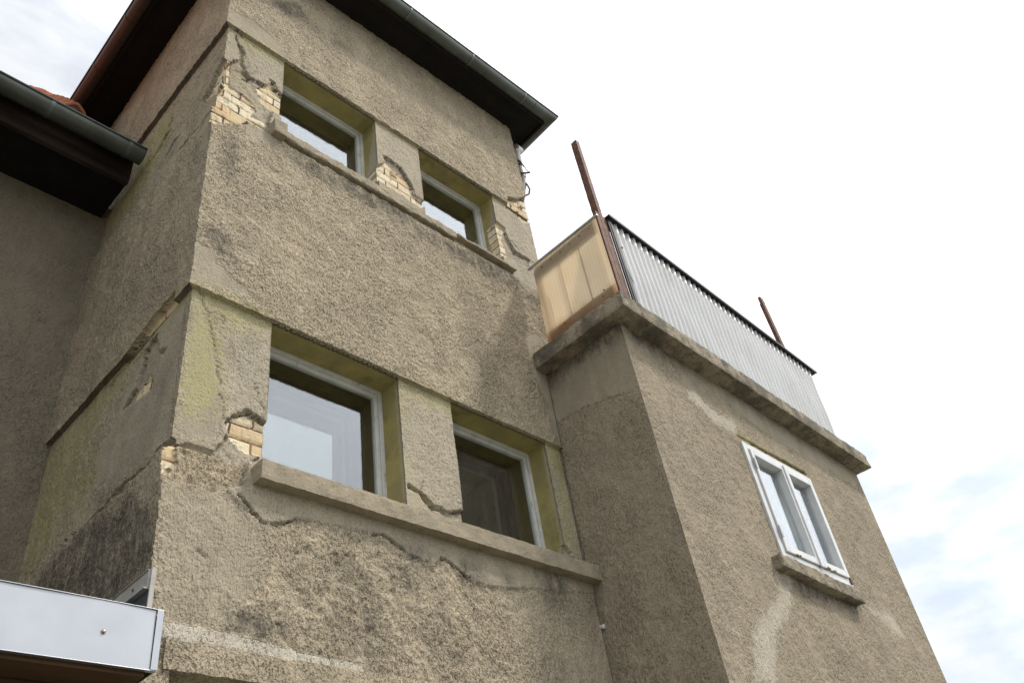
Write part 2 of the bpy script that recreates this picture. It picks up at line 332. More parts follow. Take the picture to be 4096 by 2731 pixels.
def linemask(D, key, x, y, width=.0045, seed=1):
    out = np.zeros(x.shape)
    wx = .030*fbm(x, y, 26, seed+2)+.018*fbm(x, y, 75, seed+3); wy = .030*fbm(x, y, 26, seed+6)+.018*fbm(x, y, 75, seed+7)
    for pl in D.get(key, []):
        for (x0, y0), (x1, y1) in zip(pl[:-1], pl[1:]):
            L = max(1e-6, (x1-x0)**2+(y1-y0)**2); X = x+wx-x0; Y = y+wy-y0
            t = np.clip((X*(x1-x0)+Y*(y1-y0))/L, 0, 1); d = np.hypot(X-t*(x1-x0), Y-t*(y1-y0)); out = np.maximum(out, np.clip(1.6-d/width, 0, 1))
    return out
def rim(a):
    g = np.zeros(a.shape); g[1:] = np.maximum(g[1:], np.abs(a[1:]-a[:-1])); g[:, 1:] = np.maximum(g[:, 1:], np.abs(a[:, 1:]-a[:, :-1])) if a.shape[1] > 1 else g[:, 1:]
    return g
BH, BL = .0865, .262
def bricks(x, z, shift=0.):
    row = np.floor(z/BH); off = BL*.5*((row % 2) == 0); c = np.floor((x+off)/BL); fu = (x+off)/BL-c; fz = z/BH-row
    half = np.zeros(fu.shape, bool)
    mort = (fu*BL < .010) | (fz*BH < .011) | (half & (np.abs(fu-.5)*BL < .005))
    t = np.sin(row*91.7+c*37.3+half*(fu > .5)*5.)*4375.85; t = t-np.floor(t)
    return mort.astype(float), t
def npmesh(name, verts, quads, attrs, mat, parent, label=None):
    used = np.zeros(len(verts), bool); used[quads.ravel()] = True; idx = np.cumsum(used)-1
    verts = verts[used]; quads = idx[quads]; me = bpy.data.meshes.new(name)
    me.vertices.add(len(verts)); me.vertices.foreach_set('co', verts.astype(np.float32).ravel())
    me.loops.add(len(quads)*4); me.loops.foreach_set('vertex_index', quads.astype(np.int32).ravel())
    me.polygons.add(len(quads)); me.polygons.foreach_set('loop_start', np.arange(0, len(quads)*4, 4, dtype=np.int32))
    me.polygons.foreach_set('use_smooth', np.ones(len(quads), bool))
    me.update(calc_edges=True)
    for k, v in attrs.items():
        a = me.attributes.new(k, 'FLOAT_COLOR', 'POINT'); a.data.foreach_set('color', v[used].astype(np.float32).ravel())
    return link(name, me, mat, parent, label)
def lines(segs, forced=()):
    """segs: (a, b, step) -> sorted grid lines; forced pairs give crisp steps"""
    out = []
    for a, b, st in segs: n = max(1, int(round((b-a)/st))); out += [a+(b-a)*i/n for i in range(n)]
    out.append(segs[-1][1])
    out = [v for v in out if all(abs(v-f) > .0028 for f in forced)]
    return np.array(sorted(out+list(forced)))
class Face:
    """height-field wall face; u along, v up, h into the wall"""
    def __init__(s, us, vs, holes, hfun, place, drift):
        U, V = np.meshgrid(us, vs); s.Vd = V+drift(U, V) if drift else V
        h, mk, mk2, mk3 = hfun(U, V, s.Vd); s.h = h
        P = place(U, s.Vd, h, V); ny, nx = U.shape; s.shape = (ny, nx)
        ids = np.arange(ny*nx).reshape(ny, nx); q = np.stack([ids[:-1, :-1], ids[:-1, 1:], ids[1:, 1:], ids[1:, :-1]], -1)
        uc = (us[:-1]+us[1:])/2; vc = (vs[:-1]+vs[1:])/2; UC, VC = np.meshgrid(uc, vc); keep = np.ones(UC.shape, bool)
        for (a, b, c, d, *_) in holes: keep &= ~((UC > a) & (UC < b) & (VC > c) & (VC < d))
        verts = [P.reshape(-1, 3)]; quads = [q[keep]]; at = [np.stack(k, -1).reshape(-1, 4) for k in (mk, mk2, mk3)]; A = [[a] for a in at]
        n = ny*nx; s.place = place
        for (a, b, c, d, dep, sides) in holes:
            i0, i1 = np.argmin(abs(us-a)), np.argmin(abs(us-b)); j0, j1 = np.argmin(abs(vs-c)), np.argmin(abs(vs-d))
            runs = {'l': [(j, i0) for j in range(j0, j1+1)], 'r': [(j, i1) for j in range(j1, j0-1, -1)], 't': [(j1, i) for i in range(i0, i1+1)], 'b': [(j0, i) for i in range(i1, i0-1, -1)]}
            for sd_ in sides:
                run = runs[sd_]; k = len(run); jj = np.array([r[0] for r in run]); ii = np.array([r[1] for r in run]); steps = 8
                prev = ids[jj, ii]
                for st in range(1, steps+1):
                    f = st/steps; hh = h[jj, ii]*(1-f)+dep*f
                    Pn = place(U[jj, ii], s.Vd[jj, ii], hh, V[jj, ii]); verts.append(Pn.reshape(-1, 3)); new = np.arange(n, n+k); n += k
                    for t in range(3):
                        v = at[t][ids[jj, ii]].copy()
                        if t == 0: br = v[:, 0].copy(); v[:, 0] *= (f < .75); v[:, 1] = .9; v[:, 2] *= .4; v[:, 3] *= .3
                        if t == 1:
                            pv = np.ones(k) if (sd_ == 't' or b < 0 or c < 1) else np.clip((f-(d-V[jj, ii])*1.15+fbm(V[jj, ii], V[jj, ii]*0+f, 6, 5)*.3)/.08, 0, 1)
                            v[:, 3] = (1-br*(f < .75))*(1. if st > 1 or sd_ == 't' else .35)*pv; v[:, 0] *= (1-f)
                        A[t].append(v)
                    quads.append(np.stack([prev[:-1], prev[1:], new[1:], new[:-1]], -1)); prev = new
        s.verts = np.concatenate(verts); s.quads = np.concatenate(quads); s.attrs = [np.concatenate(a) for a in A]
def join_faces(name, faces, mat, parent, label=None):
    o = 0; V = []; Q = []; A = [[], [], []]
    for f in faces:
        V.append(f.verts); Q.append(f.quads+o); o += len(f.verts)
        for t in range(3): A[t].append(f.attrs[t])
    return npmesh(name, np.concatenate(V), np.concatenate(Q), {'mk': np.concatenate(A[0]), 'mk2': np.concatenate(A[1]), 'mk3': np.concatenate(A[2])}, mat, parent, label)
MASK_F = {'spall': [[[0.09, 2.745], [0.127, 2.635], [0.192, 2.556], [0.171, 2.424], [0.237, 2.303], [0.267, 2.298], [0.333, 2.305], [0.377, 2.303], [0.432, 2.428], [0.467, 2.332], [0.529, 2.304], [0.56, 2.177], [0.561, 2.021], [0.456, 1.862], [0.369, 1.753], [0.111, 1.565], [0.004, 1.461], [-0.007, 1.795], [0.007, 2.251], [0.085, 2.322], [0.143, 2.407], [0.153, 2.477], [0.118, 2.562]], [[1.487, 2.379], [1.676, 2.36], [1.777, 2.209], [1.799, 2.099], [1.944, 2.079], [1.885, 1.979], [1.375, 1.996], [1.399, 2.168], [1.513, 2.3]], [[2.828, 2.478], [2.931, 2.44], [2.984, 2.28], [3.033, 2.189], [3.242, 2.199], [3.179, 2.074], [2.875, 1.988], [2.827, 2.075], [2.845, 2.259], [2.728, 2.338]], [[3.046, 2.954], [3.178, 3.021], [3.461, 3.279], [3.415, 2.836], [3.283, 2.746], [3.021, 2.781]], [[0.297, -0.806], [0.342, -0.743], [0.403, -0.693], [0.431, -0.693], [0.48, -0.71], [0.558, -0.732], [0.582, -0.841], [0.586, -0.938], [0.42, -0.956], [0.336, -0.899]], [[-0.031, -1.047], [0.129, -1.008], [0.24, -1.001], [0.296, -0.937], [0.31, -0.883], [0.501, -0.964], [0.437, -0.996], [0.415, -1.08], [0.412, -1.166], [0.252, -1.242], [0.088, -1.24], [-0.004, -1.26]], [[1.479, -0.804], [1.587, -0.831], [1.681, -0.891], [1.822, -0.895], [1.977, -0.834], [1.961, -0.939], [1.453, -0.972]], [[2.779, -0.97], [2.841, -0.89], [2.883, -0.855], [2.929, -0.898], [2.963, -0.956]]], 'brick': [[[-0.006, 2.268], [0.091, 2.323], [0.087, 2.237], [0.095, 2.131], [0.108, 2.054], [0.191, 2.058], [0.256, 2.037], [0.321, 2.016], [0.325, 1.954], [0.283, 1.829], [0.252, 1.77], [0.224, 1.682], [0.179, 1.643], [0.117, 1.597], [0.059, 1.511], [-0.002, 1.482], [-0.0, 1.819], [0.018, 1.987]], [[0.319, 2.246], [0.386, 2.329], [0.442, 2.432], [0.475, 2.358], [0.538, 2.324], [0.545, 2.113], [0.457, 2.076], [0.36, 2.098], [0.337, 2.121]], [[0.248, 1.829], [0.329, 1.872], [0.386, 1.88], [0.437, 1.861], [0.377, 1.767], [0.322, 1.759], [0.258, 1.776]], [[1.409, 2.153], [1.527, 2.326], [1.618, 2.279], [1.715, 2.285], [1.788, 2.192], [1.812, 2.103], [1.957, 2.083], [1.882, 1.991], [1.388, 2.021]], [[2.72, 2.4], [2.869, 2.484], [2.946, 2.446], [2.886, 2.264], [2.912, 2.057], [2.857, 1.99], [2.705, 2.128]], [[3.063, 2.946], [3.173, 2.997], [3.449, 3.229], [3.426, 2.883], [3.29, 2.78], [3.044, 2.807]], [[2.356, 1.91], [2.533, 1.928], [2.704, 1.922], [2.836, 1.939], [2.805, 1.821], [2.652, 1.808], [2.498, 1.808], [2.341, 1.812]], [[0.311, -0.807], [0.352, -0.751], [0.413, -0.711], [0.471, -0.73], [0.567, -0.735], [0.591, -0.829], [0.594, -0.917], [0.428, -0.935], [0.344, -0.888]], [[-0.016, -1.041], [0.039, -1.03], [0.064, -1.104], [0.081, -1.18], [0.028, -1.202], [0.005, -1.205]]], 'smooth': [[[0.021, 2.781], [0.068, 2.797], [0.096, 2.663], [0.16, 2.485], [0.117, 2.368], [0.029, 2.321], [0.025, 2.546]], [[0.448, 2.051], [0.5, 2.054], [0.539, 2.001], [0.456, 1.862], [0.426, 1.889]], [[0.242, 1.711], [0.352, 1.725], [0.439, 1.814], [0.524, 1.678], [0.36, 1.559], [0.253, 1.547]], [[2.996, 1.823], [3.201, 1.852], [3.218, 1.642], [3.063, 1.663], [2.968, 1.734]], [[2.822, 0.982], [2.939, 1.121], [3.186, 1.179], [3.016, 0.998], [2.886, 0.889]], [[2.844, 0.702], [2.91, 0.554], [2.961, 0.223], [3.014, -0.012], [3.198, 0.107], [3.181, 0.672]], [[-0.015, 0.322], [0.109, 0.33], [0.164, 0.22], [0.258, 0.182], [0.423, 0.079], [0.24, 0.057], [-0.015, -0.001]], [[0.022, 2.979], [0.266, 3.04], [0.489, 2.906], [0.535, 2.757], [0.253, 2.8], [0.013, 2.767]], [[0.007, 0.017], [0.073, -0.033], [0.13, -0.156], [0.211, -0.39], [0.251, -0.504], [0.274, -0.785], [0.26, -0.945], [0.192, -0.955], [0.031, -0.984]], [[1.465, -0.83], [1.562, -0.839], [1.64, -0.919], [1.663, -0.945], [1.453, -0.972]]], 'lichen': [[[0.021, 0.026], [0.121, -0.065], [0.223, -0.349], [0.244, -0.507], [0.263, -0.741], [0.152, -0.817], [0.05, -0.865], [0.028, -0.562], [0.041, -0.295]], [[0.021, 0.026], [0.537, -0.001], [0.532, -0.093], [0.409, -0.107], [0.309, -0.177], [0.219, -0.128], [0.111, -0.118]], [[1.489, -0.834], [1.575, -0.83], [1.653, -0.915], [1.542, -0.915]], [[1.472, 0.003], [1.953, -0.008], [1.942, -0.094], [1.699, -0.112], [1.471, -0.103]], [[2.889, -0.017], [3.053, -0.009], [3.048, -0.357], [2.99, -0.375], [2.908, -0.153]], [[2.816, -0.644], [2.87, -0.629], [2.9, -0.796], [2.841, -0.86], [2.805, -0.747]], [[2.969, -0.64], [3.036, -0.648], [3.01, -0.705], [2.959, -0.706]], [[0.023, -0.393], [0.108, -0.387], [0.188, -0.616], [0.177, -0.791], [0.045, -0.828]], [[0.121, -0.065], [0.221, -0.049], [0.38, -0.043], [0.529, -0.015], [0.531, -0.064], [0.345, -0.129], [0.312, -0.213], [0.252, -0.149], [0.143, -0.13]], [[1.472, 0.003], [1.556, -0.04], [1.524, -0.26], [1.474, -0.403], [1.457, -0.286]], [[1.477, -0.521], [1.506, -0.627], [1.517, -0.792], [1.471, -0.751]], [[2.889, -0.017], [3.051, -0.018], [3.035, -0.586], [3.005, -0.869], [2.896, -0.895], [2.926, -0.286]], [[0.086, 2.793], [0.528, 2.801], [0.523, 2.718], [0.32, 2.694], [0.185, 2.661]]], 'overlay': [[[0.318, -1.213], [0.384, -1.274], [0.456, -1.298], [0.52, -1.343], [0.629, -1.314], [0.732, -1.258], [1.199, -1.225], [1.207, -1.078], [0.508, -1.098], [0.415, -1.08]], [[0.724, -1.081], [0.727, -1.252], [1.021, -1.213], [1.125, -1.224], [1.188, -1.236], [1.286, -1.22], [1.339, -1.255], [1.404, -1.287], [1.622, -1.304], [1.65, -1.263], [1.735, -1.269], [1.873, -1.347], [2.052, -1.349], [3.077, -1.184], [3.117, -1.059]]], 'comb': [[[0.011, -1.255], [0.318, -1.213], [0.52, -1.343], [0.573, -1.503], [0.459, -1.768], [0.311, -1.891], [0.093, -1.908], [0.047, -1.881]]], 'bright': [[[0.065, -1.909], [0.236, -1.898], [0.428, -1.908], [0.762, -1.934], [1.084, -1.942], [1.111, -2.008], [0.807, -2.017], [0.472, -1.973], [0.074, -1.979]]], 'stain_shade': [[[1.44, -1.259], [1.522, -1.249], [1.557, -1.357], [1.488, -1.363], [1.379, -1.322]], [[2.496, -1.105], [2.568, -1.177], [2.671, -1.133], [2.624, -1.076], [2.69, -1.061], [2.749, -1.304], [2.629, -1.295], [2.478, -1.304]], [[1.225, -1.339], [1.437, -1.421], [1.564, -1.505], [1.366, -1.491]], [[0.475, 1.675], [0.812, 1.718], [1.202, 1.733], [1.737, 1.882], [1.713, 1.621], [1.262, 1.541], [0.938, 1.598], [0.764, 1.513], [0.572, 1.573], [0.501, 1.613]], [[1.703, 1.619], [2.338, 1.725], [2.981, 1.796], [2.916, 1.58], [2.688, 1.588], [2.247, 1.546], [1.803, 1.585]], [[0.013, 0.488], [0.105, 0.475], [0.23, 0.432], [0.2, 0.219], [0.079, 0.359]], [[0.103, 1.436], [0.162, 1.488], [0.191, 1.096], [0.125, 0.915]], [[0.328, -1.83], [0.628, -1.776], [0.674, -1.868], [0.389, -1.907]], [[0.273, 3.43], [0.58, 3.76], [0.765, 3.673], [0.471, 3.449]]], 'line': [[[0.057, -0.023], [0.103, -0.036], [0.103, -0.113], [0.146, -0.166], [0.201, -0.359], [0.221, -0.5], [0.248, -0.557], [0.248, -0.641], [0.283, -0.717], [0.282, -0.797]], [[0.446, -0.548], [0.456, -0.505], [0.447, -0.487]], [[0.144, -0.139], [0.187, -0.116], [0.236, -0.138], [0.223, -0.173]], [[1.61, -0.73], [1.585, -0.826]], [[1.908, -0.752], [1.908, -0.797], [1.949, -0.842]], [[0.447, -0.549], [0.454, -0.502], [0.511, -0.661], [0.503, -0.706]], [[0.13, 2.49], [0.186, 2.537], [0.229, 2.437], [0.211, 2.37]], [[0.177, 2.335], [0.236, 2.325], [0.29, 2.404], [0.334, 2.425], [0.286, 2.472]], [[0.083, 2.261], [0.15, 2.308], [0.207, 2.319], [0.239, 2.281]], [[0.241, 2.735], [0.273, 2.706]], [[2.929, 2.43], [2.984, 2.28], [3.029, 2.17], [3.206, 2.194], [3.274, 2.184]], [[3.007, 2.313], [3.092, 2.227], [3.086, 2.119]], [[0.198, -1.563], [0.214, -1.563], [0.243, -1.58]], [[0.09, -1.04], [0.114, -1.106], [0.142, -1.214]], [[0.345, -0.979], [0.366, -1.02], [0.416, -1.09], [0.403, -1.169]]], 'thick': [[[0.03, 2.31], [0.085, 2.324], [0.144, 2.405]], [[0.187, 2.24], [0.24, 2.264], [0.266, 2.309], [0.325, 2.309], [0.377, 2.305]], [[0.402, 2.422], [0.436, 2.42], [0.467, 2.337], [0.533, 2.302]], [[0.077, 2.769], [0.14, 2.77], [0.161, 2.736]], [[0.096, 2.663], [0.128, 2.623], [0.166, 2.614]], [[1.511, 2.389], [1.676, 2.36], [1.777, 2.209], [1.799, 2.099], [1.917, 2.055]], [[0.302, -0.809], [0.343, -0.753], [0.386, -0.721], [0.431, -0.693], [0.48, -0.71], [0.544, -0.742]], [[1.49, -0.811], [1.586, -0.843], [1.656, -0.893], [1.717, -0.908], [1.821, -0.901], [1.948, -0.848]], [[0.372, -1.233], [0.446, -1.283], [0.52, -1.341], [0.629, -1.314], [0.703, -1.266]], [[1.188, -1.236], [1.286, -1.22], [1.339, -1.255], [1.404, -1.287]], [[1.65, -1.263], [1.735, -1.269], [1.804, -1.302], [1.873, -1.342]], [[3.073, 2.954], [3.197, 3.025], [3.335, 3.146]]]}
MASK_S = {'brick': [[[0.181, 0.063], [0.177, -0.019], [0.332, -0.033], [0.614, -0.049], [0.929, -0.107], [1.028, -0.063], [0.661, 0.003], [0.386, 0.061]], [[0.478, -0.317], [0.391, -0.479], [0.541, -0.453], [0.632, -0.397], [0.543, -0.347]], [[-0.006, 2.297], [0.032, 1.997], [0.238, 2.02], [0.182, 2.18], [0.077, 2.304]], [[-0.017, 2.233], [-0.002, 2.165], [0.006, 1.973], [0.119, 2.023], [0.237, 2.009], [0.286, 2.117], [0.17, 2.118], [0.143, 2.256]]], 'spall': [[[0.406, -0.09], [0.486, -0.066], [0.55, -0.108], [0.557, -0.216], [0.591, -0.331], [0.665, -0.382], [0.722, -0.418], [0.6, -0.449], [0.37, -0.499], [0.367, -0.406], [0.315, -0.334]], [[0.257, -0.283], [0.264, -0.315], [0.343, -0.279], [0.334, -0.257]], [[-0.019, -0.997], [0.135, -0.991], [0.312, -1.023], [0.485, -0.997], [0.608, -0.999], [0.791, -1.023], [1.054, -1.039], [1.193, -1.042], [0.832, -1.086], [0.674, -1.122], [0.531, -1.088], [0.382, -1.084], [0.196, -1.079], [0.106, -1.048], [-0.019, -1.054]], [[-0.076, 2.226], [0.019, 1.907], [0.26, 2.027], [0.29, 2.081], [0.19, 2.228], [0.069, 2.394]], [[0.599, 2.023], [0.724, 1.994], [0.84, 1.917], [0.815, 1.998], [0.717, 2.059]], [[0.793, 2.292], [0.938, 2.221], [1.124, 2.208], [0.996, 2.263], [0.9, 2.352]], [[0.178, 1.788], [0.239, 1.682], [0.194, 1.649], [0.143, 1.695]], [[0.816, 2.494], [0.887, 2.396], [0.817, 2.396]], [[-0.029, 2.229], [-0.017, 2.147], [-0.005, 1.938], [0.115, 1.996], [0.232, 1.982], [0.307, 2.13], [0.188, 2.15], [0.156, 2.294]]], 'smooth': [[[0.05, -0.945], [0.371, -0.982], [0.659, -0.947], [0.894, -0.842], [0.978, -0.577], [0.804, -0.424], [0.582, -0.261], [0.055, -0.607]], [[0.074, 0.026], [0.401, 0.009], [0.708, -0.246], [0.862, -0.438], [0.041, -0.924]], [[-0.012, 1.664], [0.027, 1.214], [0.119, 1.31], [0.107, 1.803]]], 'lichen': [[[1.86, -0.086], [1.128, -0.024], [0.823, -0.102], [0.752, -0.212], [1.056, -0.22], [1.268, -0.354], [1.259, -0.558], [1.395, -0.679], [1.477, -0.869], [1.656, -1.01], [1.819, -0.967]], [[1.073, -0.562], [0.852, -0.775], [0.946, -0.798], [1.157, -0.798], [1.322, -0.715], [1.264, -0.457]], [[0.076, 0.038], [0.481, 0.028], [1.027, -0.06], [0.971, -0.125], [0.745, -0.129], [0.374, -0.04], [0.06, -0.044]], [[0.77, 2.603], [1.372, 2.742], [1.466, 2.363], [1.878, 2.191], [1.614, 1.883], [1.263, 1.857], [1.069, 2.005], [0.776, 2.216]], [[1.86, -0.086], [1.539, -0.093], [1.313, -0.246], [1.482, -0.358], [1.556, -0.5], [1.612, -0.713], [1.686, -0.953], [1.819, -0.967], [1.816, -0.712]]], 'stain_shade': [[[0.393, -1.142], [0.246, -1.248], [0.179, -1.333], [0.069, -1.395], [-0.025, -1.697], [0.306, -1.706], [1.552, -1.201], [1.163, -1.106], [0.768, -1.084], [0.62, -1.14], [0.444, -1.21]]], 'line': [[[0.099, 1.636], [0.279, 1.647], [0.553, 1.684], [0.719, 1.752]], [[-0.066, 1.688], [0.086, 1.672], [0.227, 1.694]], [[0.745, 2.231], [0.869, 2.178], [1.007, 2.082]], [[0.784, -0.847], [0.894, -0.842], [0.958, -0.898]], [[-0.034, -1.063], [0.106, -1.048], [0.196, -1.079], [0.382, -1.084], [0.531, -1.088], [0.627, -1.121], [0.832, -1.086], [1.101, -1.051], [1.629, -1.063]], [[0.166, -0.817], [0.208, -0.878]]], 'thick': [[[0.406, -0.09], [0.486, -0.066], [0.55, -0.108], [0.557, -0.216], [0.591, -0.331], [0.665, -0.382], [0.72, -0.423]], [[0.257, -0.283], [0.272, -0.309], [0.343, -0.279]], [[0.543, 1.927], [0.644, 1.892], [0.762, 1.883], [0.766, 1.808]], [[0.106, 1.678], [0.166, 1.575]], [[-0.014, -1.035], [0.106, -1.048], [0.196, -1.079], [0.382, -1.084], [0.468, -1.096]], [[0.531, -1.088], [0.627, -1.121], [0.752, -1.084]]]}
MASK_A = {'bright': [[[4.204, -1.104], [4.425, -1.083], [4.224, -1.385], [3.843, -1.641], [3.615, -1.98], [3.343, -2.014], [3.569, -1.615], [3.867, -1.464], [4.112, -1.314]], [[3.904, 0.408], [4.103, 0.288], [4.45, 0.275], [4.404, 0.148], [4.031, 0.151], [3.755, 0.308]], [[5.635, -1.09], [6.157, -1.088], [6.28, -1.321], [5.936, -1.237]]], 'crack_shade': [[[4.35, 0.15], [4.926, 0.151], [5.577, 0.17], [5.596, 0.128], [5.156, 0.127], [4.846, 0.12]]], 'lichen': [[[4.467, 0.208], [4.942, 0.175], [5.634, 0.179], [5.58, 0.085], [5.131, 0.09], [4.414, 0.071]]], 'smooth': [[[3.797, 0.721], [4.755, 0.45], [5.322, 0.367], [5.891, 0.404], [6.833, 0.395], [7.173, 0.632], [5.608, 0.781], [4.204, 1.017]]], 'stain_shade': [[[4.425, -1.083], [5.59, -1.067], [5.473, -1.197], [4.922, -1.197], [4.469, -1.243]]], 'line': []}  # dark outline below the window sill is the sill's shadow, painted
MASK_AL = {'smooth': [[[0.027, 0.637], [0.021, 0.232], [-0.301, 0.202], [-0.661, 0.11], [-0.833, 0.079], [-0.742, 0.706], [-0.287, 0.727]]], 'stain_shade': [[[0.083, 0.825], [0.008, 0.58], [-0.26, 0.626], [-0.561, 0.597], [-0.72, 0.632], [-0.68, 0.751], [-0.15, 0.822]]], 'line': [[[0.015, 0.236], [-0.033, 0.228], [-0.299, 0.196], [-0.66, 0.105]]]}
from mathutils import noise as MN
def rough_box(name, a, b, step, amp, mat, parent, fn=None, label=None, scale=14., group=None):
    """a box whose faces are finely divided and eroded by 3-D noise"""
    bm_v = {}; V = []; Fq = []
    n = [max(1, int(round((b[i]-a[i])/step))) for i in range(3)]
    def vid(i, j, k):
        key = (i, j, k)
        if key not in bm_v:
            p = Vector((a[0]+(b[0]-a[0])*i/n[0], a[1]+(b[1]-a[1])*j/n[1], a[2]+(b[2]-a[2])*k/n[2]))
            on = sum((i in (0, n[0]), j in (0, n[1]), k in (0, n[2])))
            c = Vector(((a[0]+b[0])/2, (a[1]+b[1])/2, (a[2]+b[2])/2))
            q = MN.noise_vector(p*scale)*amp + MN.noise_vector(p*scale*3.1)*amp*.6
            if on >= 2:                                       # edges wear back
                d = Vector([0, 0, 0])
                for t, (q_, m_) in enumerate(zip((i, j, k), n)):
                    if q_ == 0: d[t] = 1
                    elif q_ == m_: d[t] = -1
                q += d*amp*(.35+1.1*max(0, MN.noise(p*9)))
            p = p+q
            if fn: p = fn(p)
            bm_v[key] = len(V); V.append(p)
        return bm_v[key]
    for (u, v, w_) in ((0, 1, 2), (1, 2, 0), (0, 2, 1)):
        for side in (0, n[w_]):
            for i in range(n[u]):
                for j in range(n[v]):
                    def g(x, y):
                        q = [0, 0, 0]; q[u] = x; q[v] = y; q[w_] = side; return vid(*q)
                    f = (g(i, j), g(i+1, j), g(i+1, j+1), g(i, j+1)); Fq.append(f)
    me = bpy.data.meshes.new(name); me.from_pydata([tuple(p) for p in V], [], Fq); me.update()
    import bmesh
    bm = bmesh.new(); bm.from_mesh(me); bmesh.ops.recalc_face_normals(bm, faces=bm.faces); bm.to_mesh(me); bm.free()
    for k in ('mk', 'mk2', 'mk3'):
        if mat == 'render': a_ = me.attributes.new(k, 'FLOAT_COLOR', 'POINT'); a_.data.foreach_set('color', np.zeros(len(V)*4, np.float32))
    return link(name, me, mat, parent, label)

def drift(x, z): return .0093*x*np.maximum(z, 0)
def dfn(v): return Vector((v.x, v.y, v.z+.0093*max(v.x, 0)*max(v.z, 0)))
def zs(x, y): return 4.12+.075*x-.06*y

# ================================================================== ground
g = MB(); g.v = [Vector(p) for p in ((-400, -400, -5), (400, -400, -5), (400, 400, -5), (-400, 400, -5))]; g.f = [(0, 1, 2, 3)]
gr = g.build('ground', 'ground'); gr['kind'] = 'structure'; gr['label'] = 'gravel yard around the old house'

# ================================================================== tower
TW = 3.36; ZL0, ZL1, ZU0, ZU1 = -1.04, -.0165, 1.70, 2.7685
tower = empty('stair_tower', (0, 0, -5), 'tall square house tower with crumbling pebble-dash render, exposed yellow bricks and four windows', 'tower')
def zone(V): return (((V > ZL0) & (V <= ZL1+.0005)) | ((V > ZU0) & (V <= ZU1+.0005))).astype(float)
def common(D, U, V, Vd, seed, flat, cut=True):
    br = mask(D, 'brick', U, Vd, .006, 0, seed); sp = mask(D, 'spall', U, Vd, .013, 0, seed+1)
    sm_g = mask(D, 'smooth', U, Vd, .012, 0, seed+2); ov = mask(D, 'overlay', U, Vd, .012, 0, seed+3)
    bg = mask(D, 'bright', U, Vd, *((.007, .004) if D is MASK_F else (.03, .02)), seed+4, 6)*(1. if D is MASK_F else .7); ck = mask(D, 'crack_shade', U, Vd, .003, 0, seed+5)
    sm = np.maximum(mask(D, 'smooth', U, Vd, .02, .012, seed+2, 5), flat); sm = np.maximum(sm, ov*.85)
    comb = mask(D, 'comb', U, Vd, .03, .03, seed+6, 5); sm = np.maximum(sm, comb*.7); comb = np.maximum(comb, ov*.8)
    li = mask(D, 'lichen', U, Vd, .05, .045, seed+7, 9); st = np.clip(mask(D, 'stain_shade', U, Vd, .05, .04, seed+8, 8)*1.35, 0, 1); st = np.maximum(st, np.clip((fbm(U, Vd, 2.6, seed+90, 4)-.20)/.14, 0, 1)*.38)
    li = np.maximum(li, 0); sp = sp*(1-sm_g) if cut else sp
    mt, ti = bricks(U, Vd)
    # bits of old mortar still stuck on the bricks
    crust = (fbm(U, Vd, 13, seed+31, 3) > .30) & (br > 0); br = np.where(crust, 0, br); sp = np.where(crust, 1, sp)
    rough = (1-.75*np.maximum(sm, 0))*(1-.7*bg)
    h = rough*(fbm(U, Vd, 20, seed+20)*.013+fbm(U, Vd, 70, seed+24, 2)*.010)+fbm(U, Vd, 1.3, seed+40)*.012
    h = h+sp*(.025+fbm(U, Vd, 11, seed+28)*.022)
    ln = linemask(D, 'line', U, Vd, .0034, seed+60)
    if U.shape[1] > 1: ln = np.maximum(ln, .22*rim(sp)*np.clip((vnoise(U, Vd, 14, seed+70)-.3)/.3, 0, 1))  # spall edges darkened for the thin shadow of the step
    h = h-ov*.009-bg*.007+ck*.02; tk = linemask(D, 'thick', U, Vd, .0040, seed+66)*np.clip((vnoise(U, Vd, 11, seed+68)-.12)/.2, .2, 1); ck = np.maximum(ck, np.maximum(ln*.5, tk*.85)); h = h+ln*.006  # thick lines: grooves painted dark as shadow under broken render edges
    h = h+tk*.018
    h = np.where((br > 0) & (tk < .3), .040+mt*.006+(ti-.5)*.008+fbm(U, Vd, 40, seed+33)*.004, h)
    z0 = np.zeros_like(h)
    return h, br, sm, li, st, sp, ti, mt, bg, comb, ck, z0
def flatmap(U, V):
    f = zone(V)*.62; f = np.maximum(f, np.clip((U-2.1)/.7, 0, 1)*np.clip((.4-V)/.8, 0, 1)*.5); return f
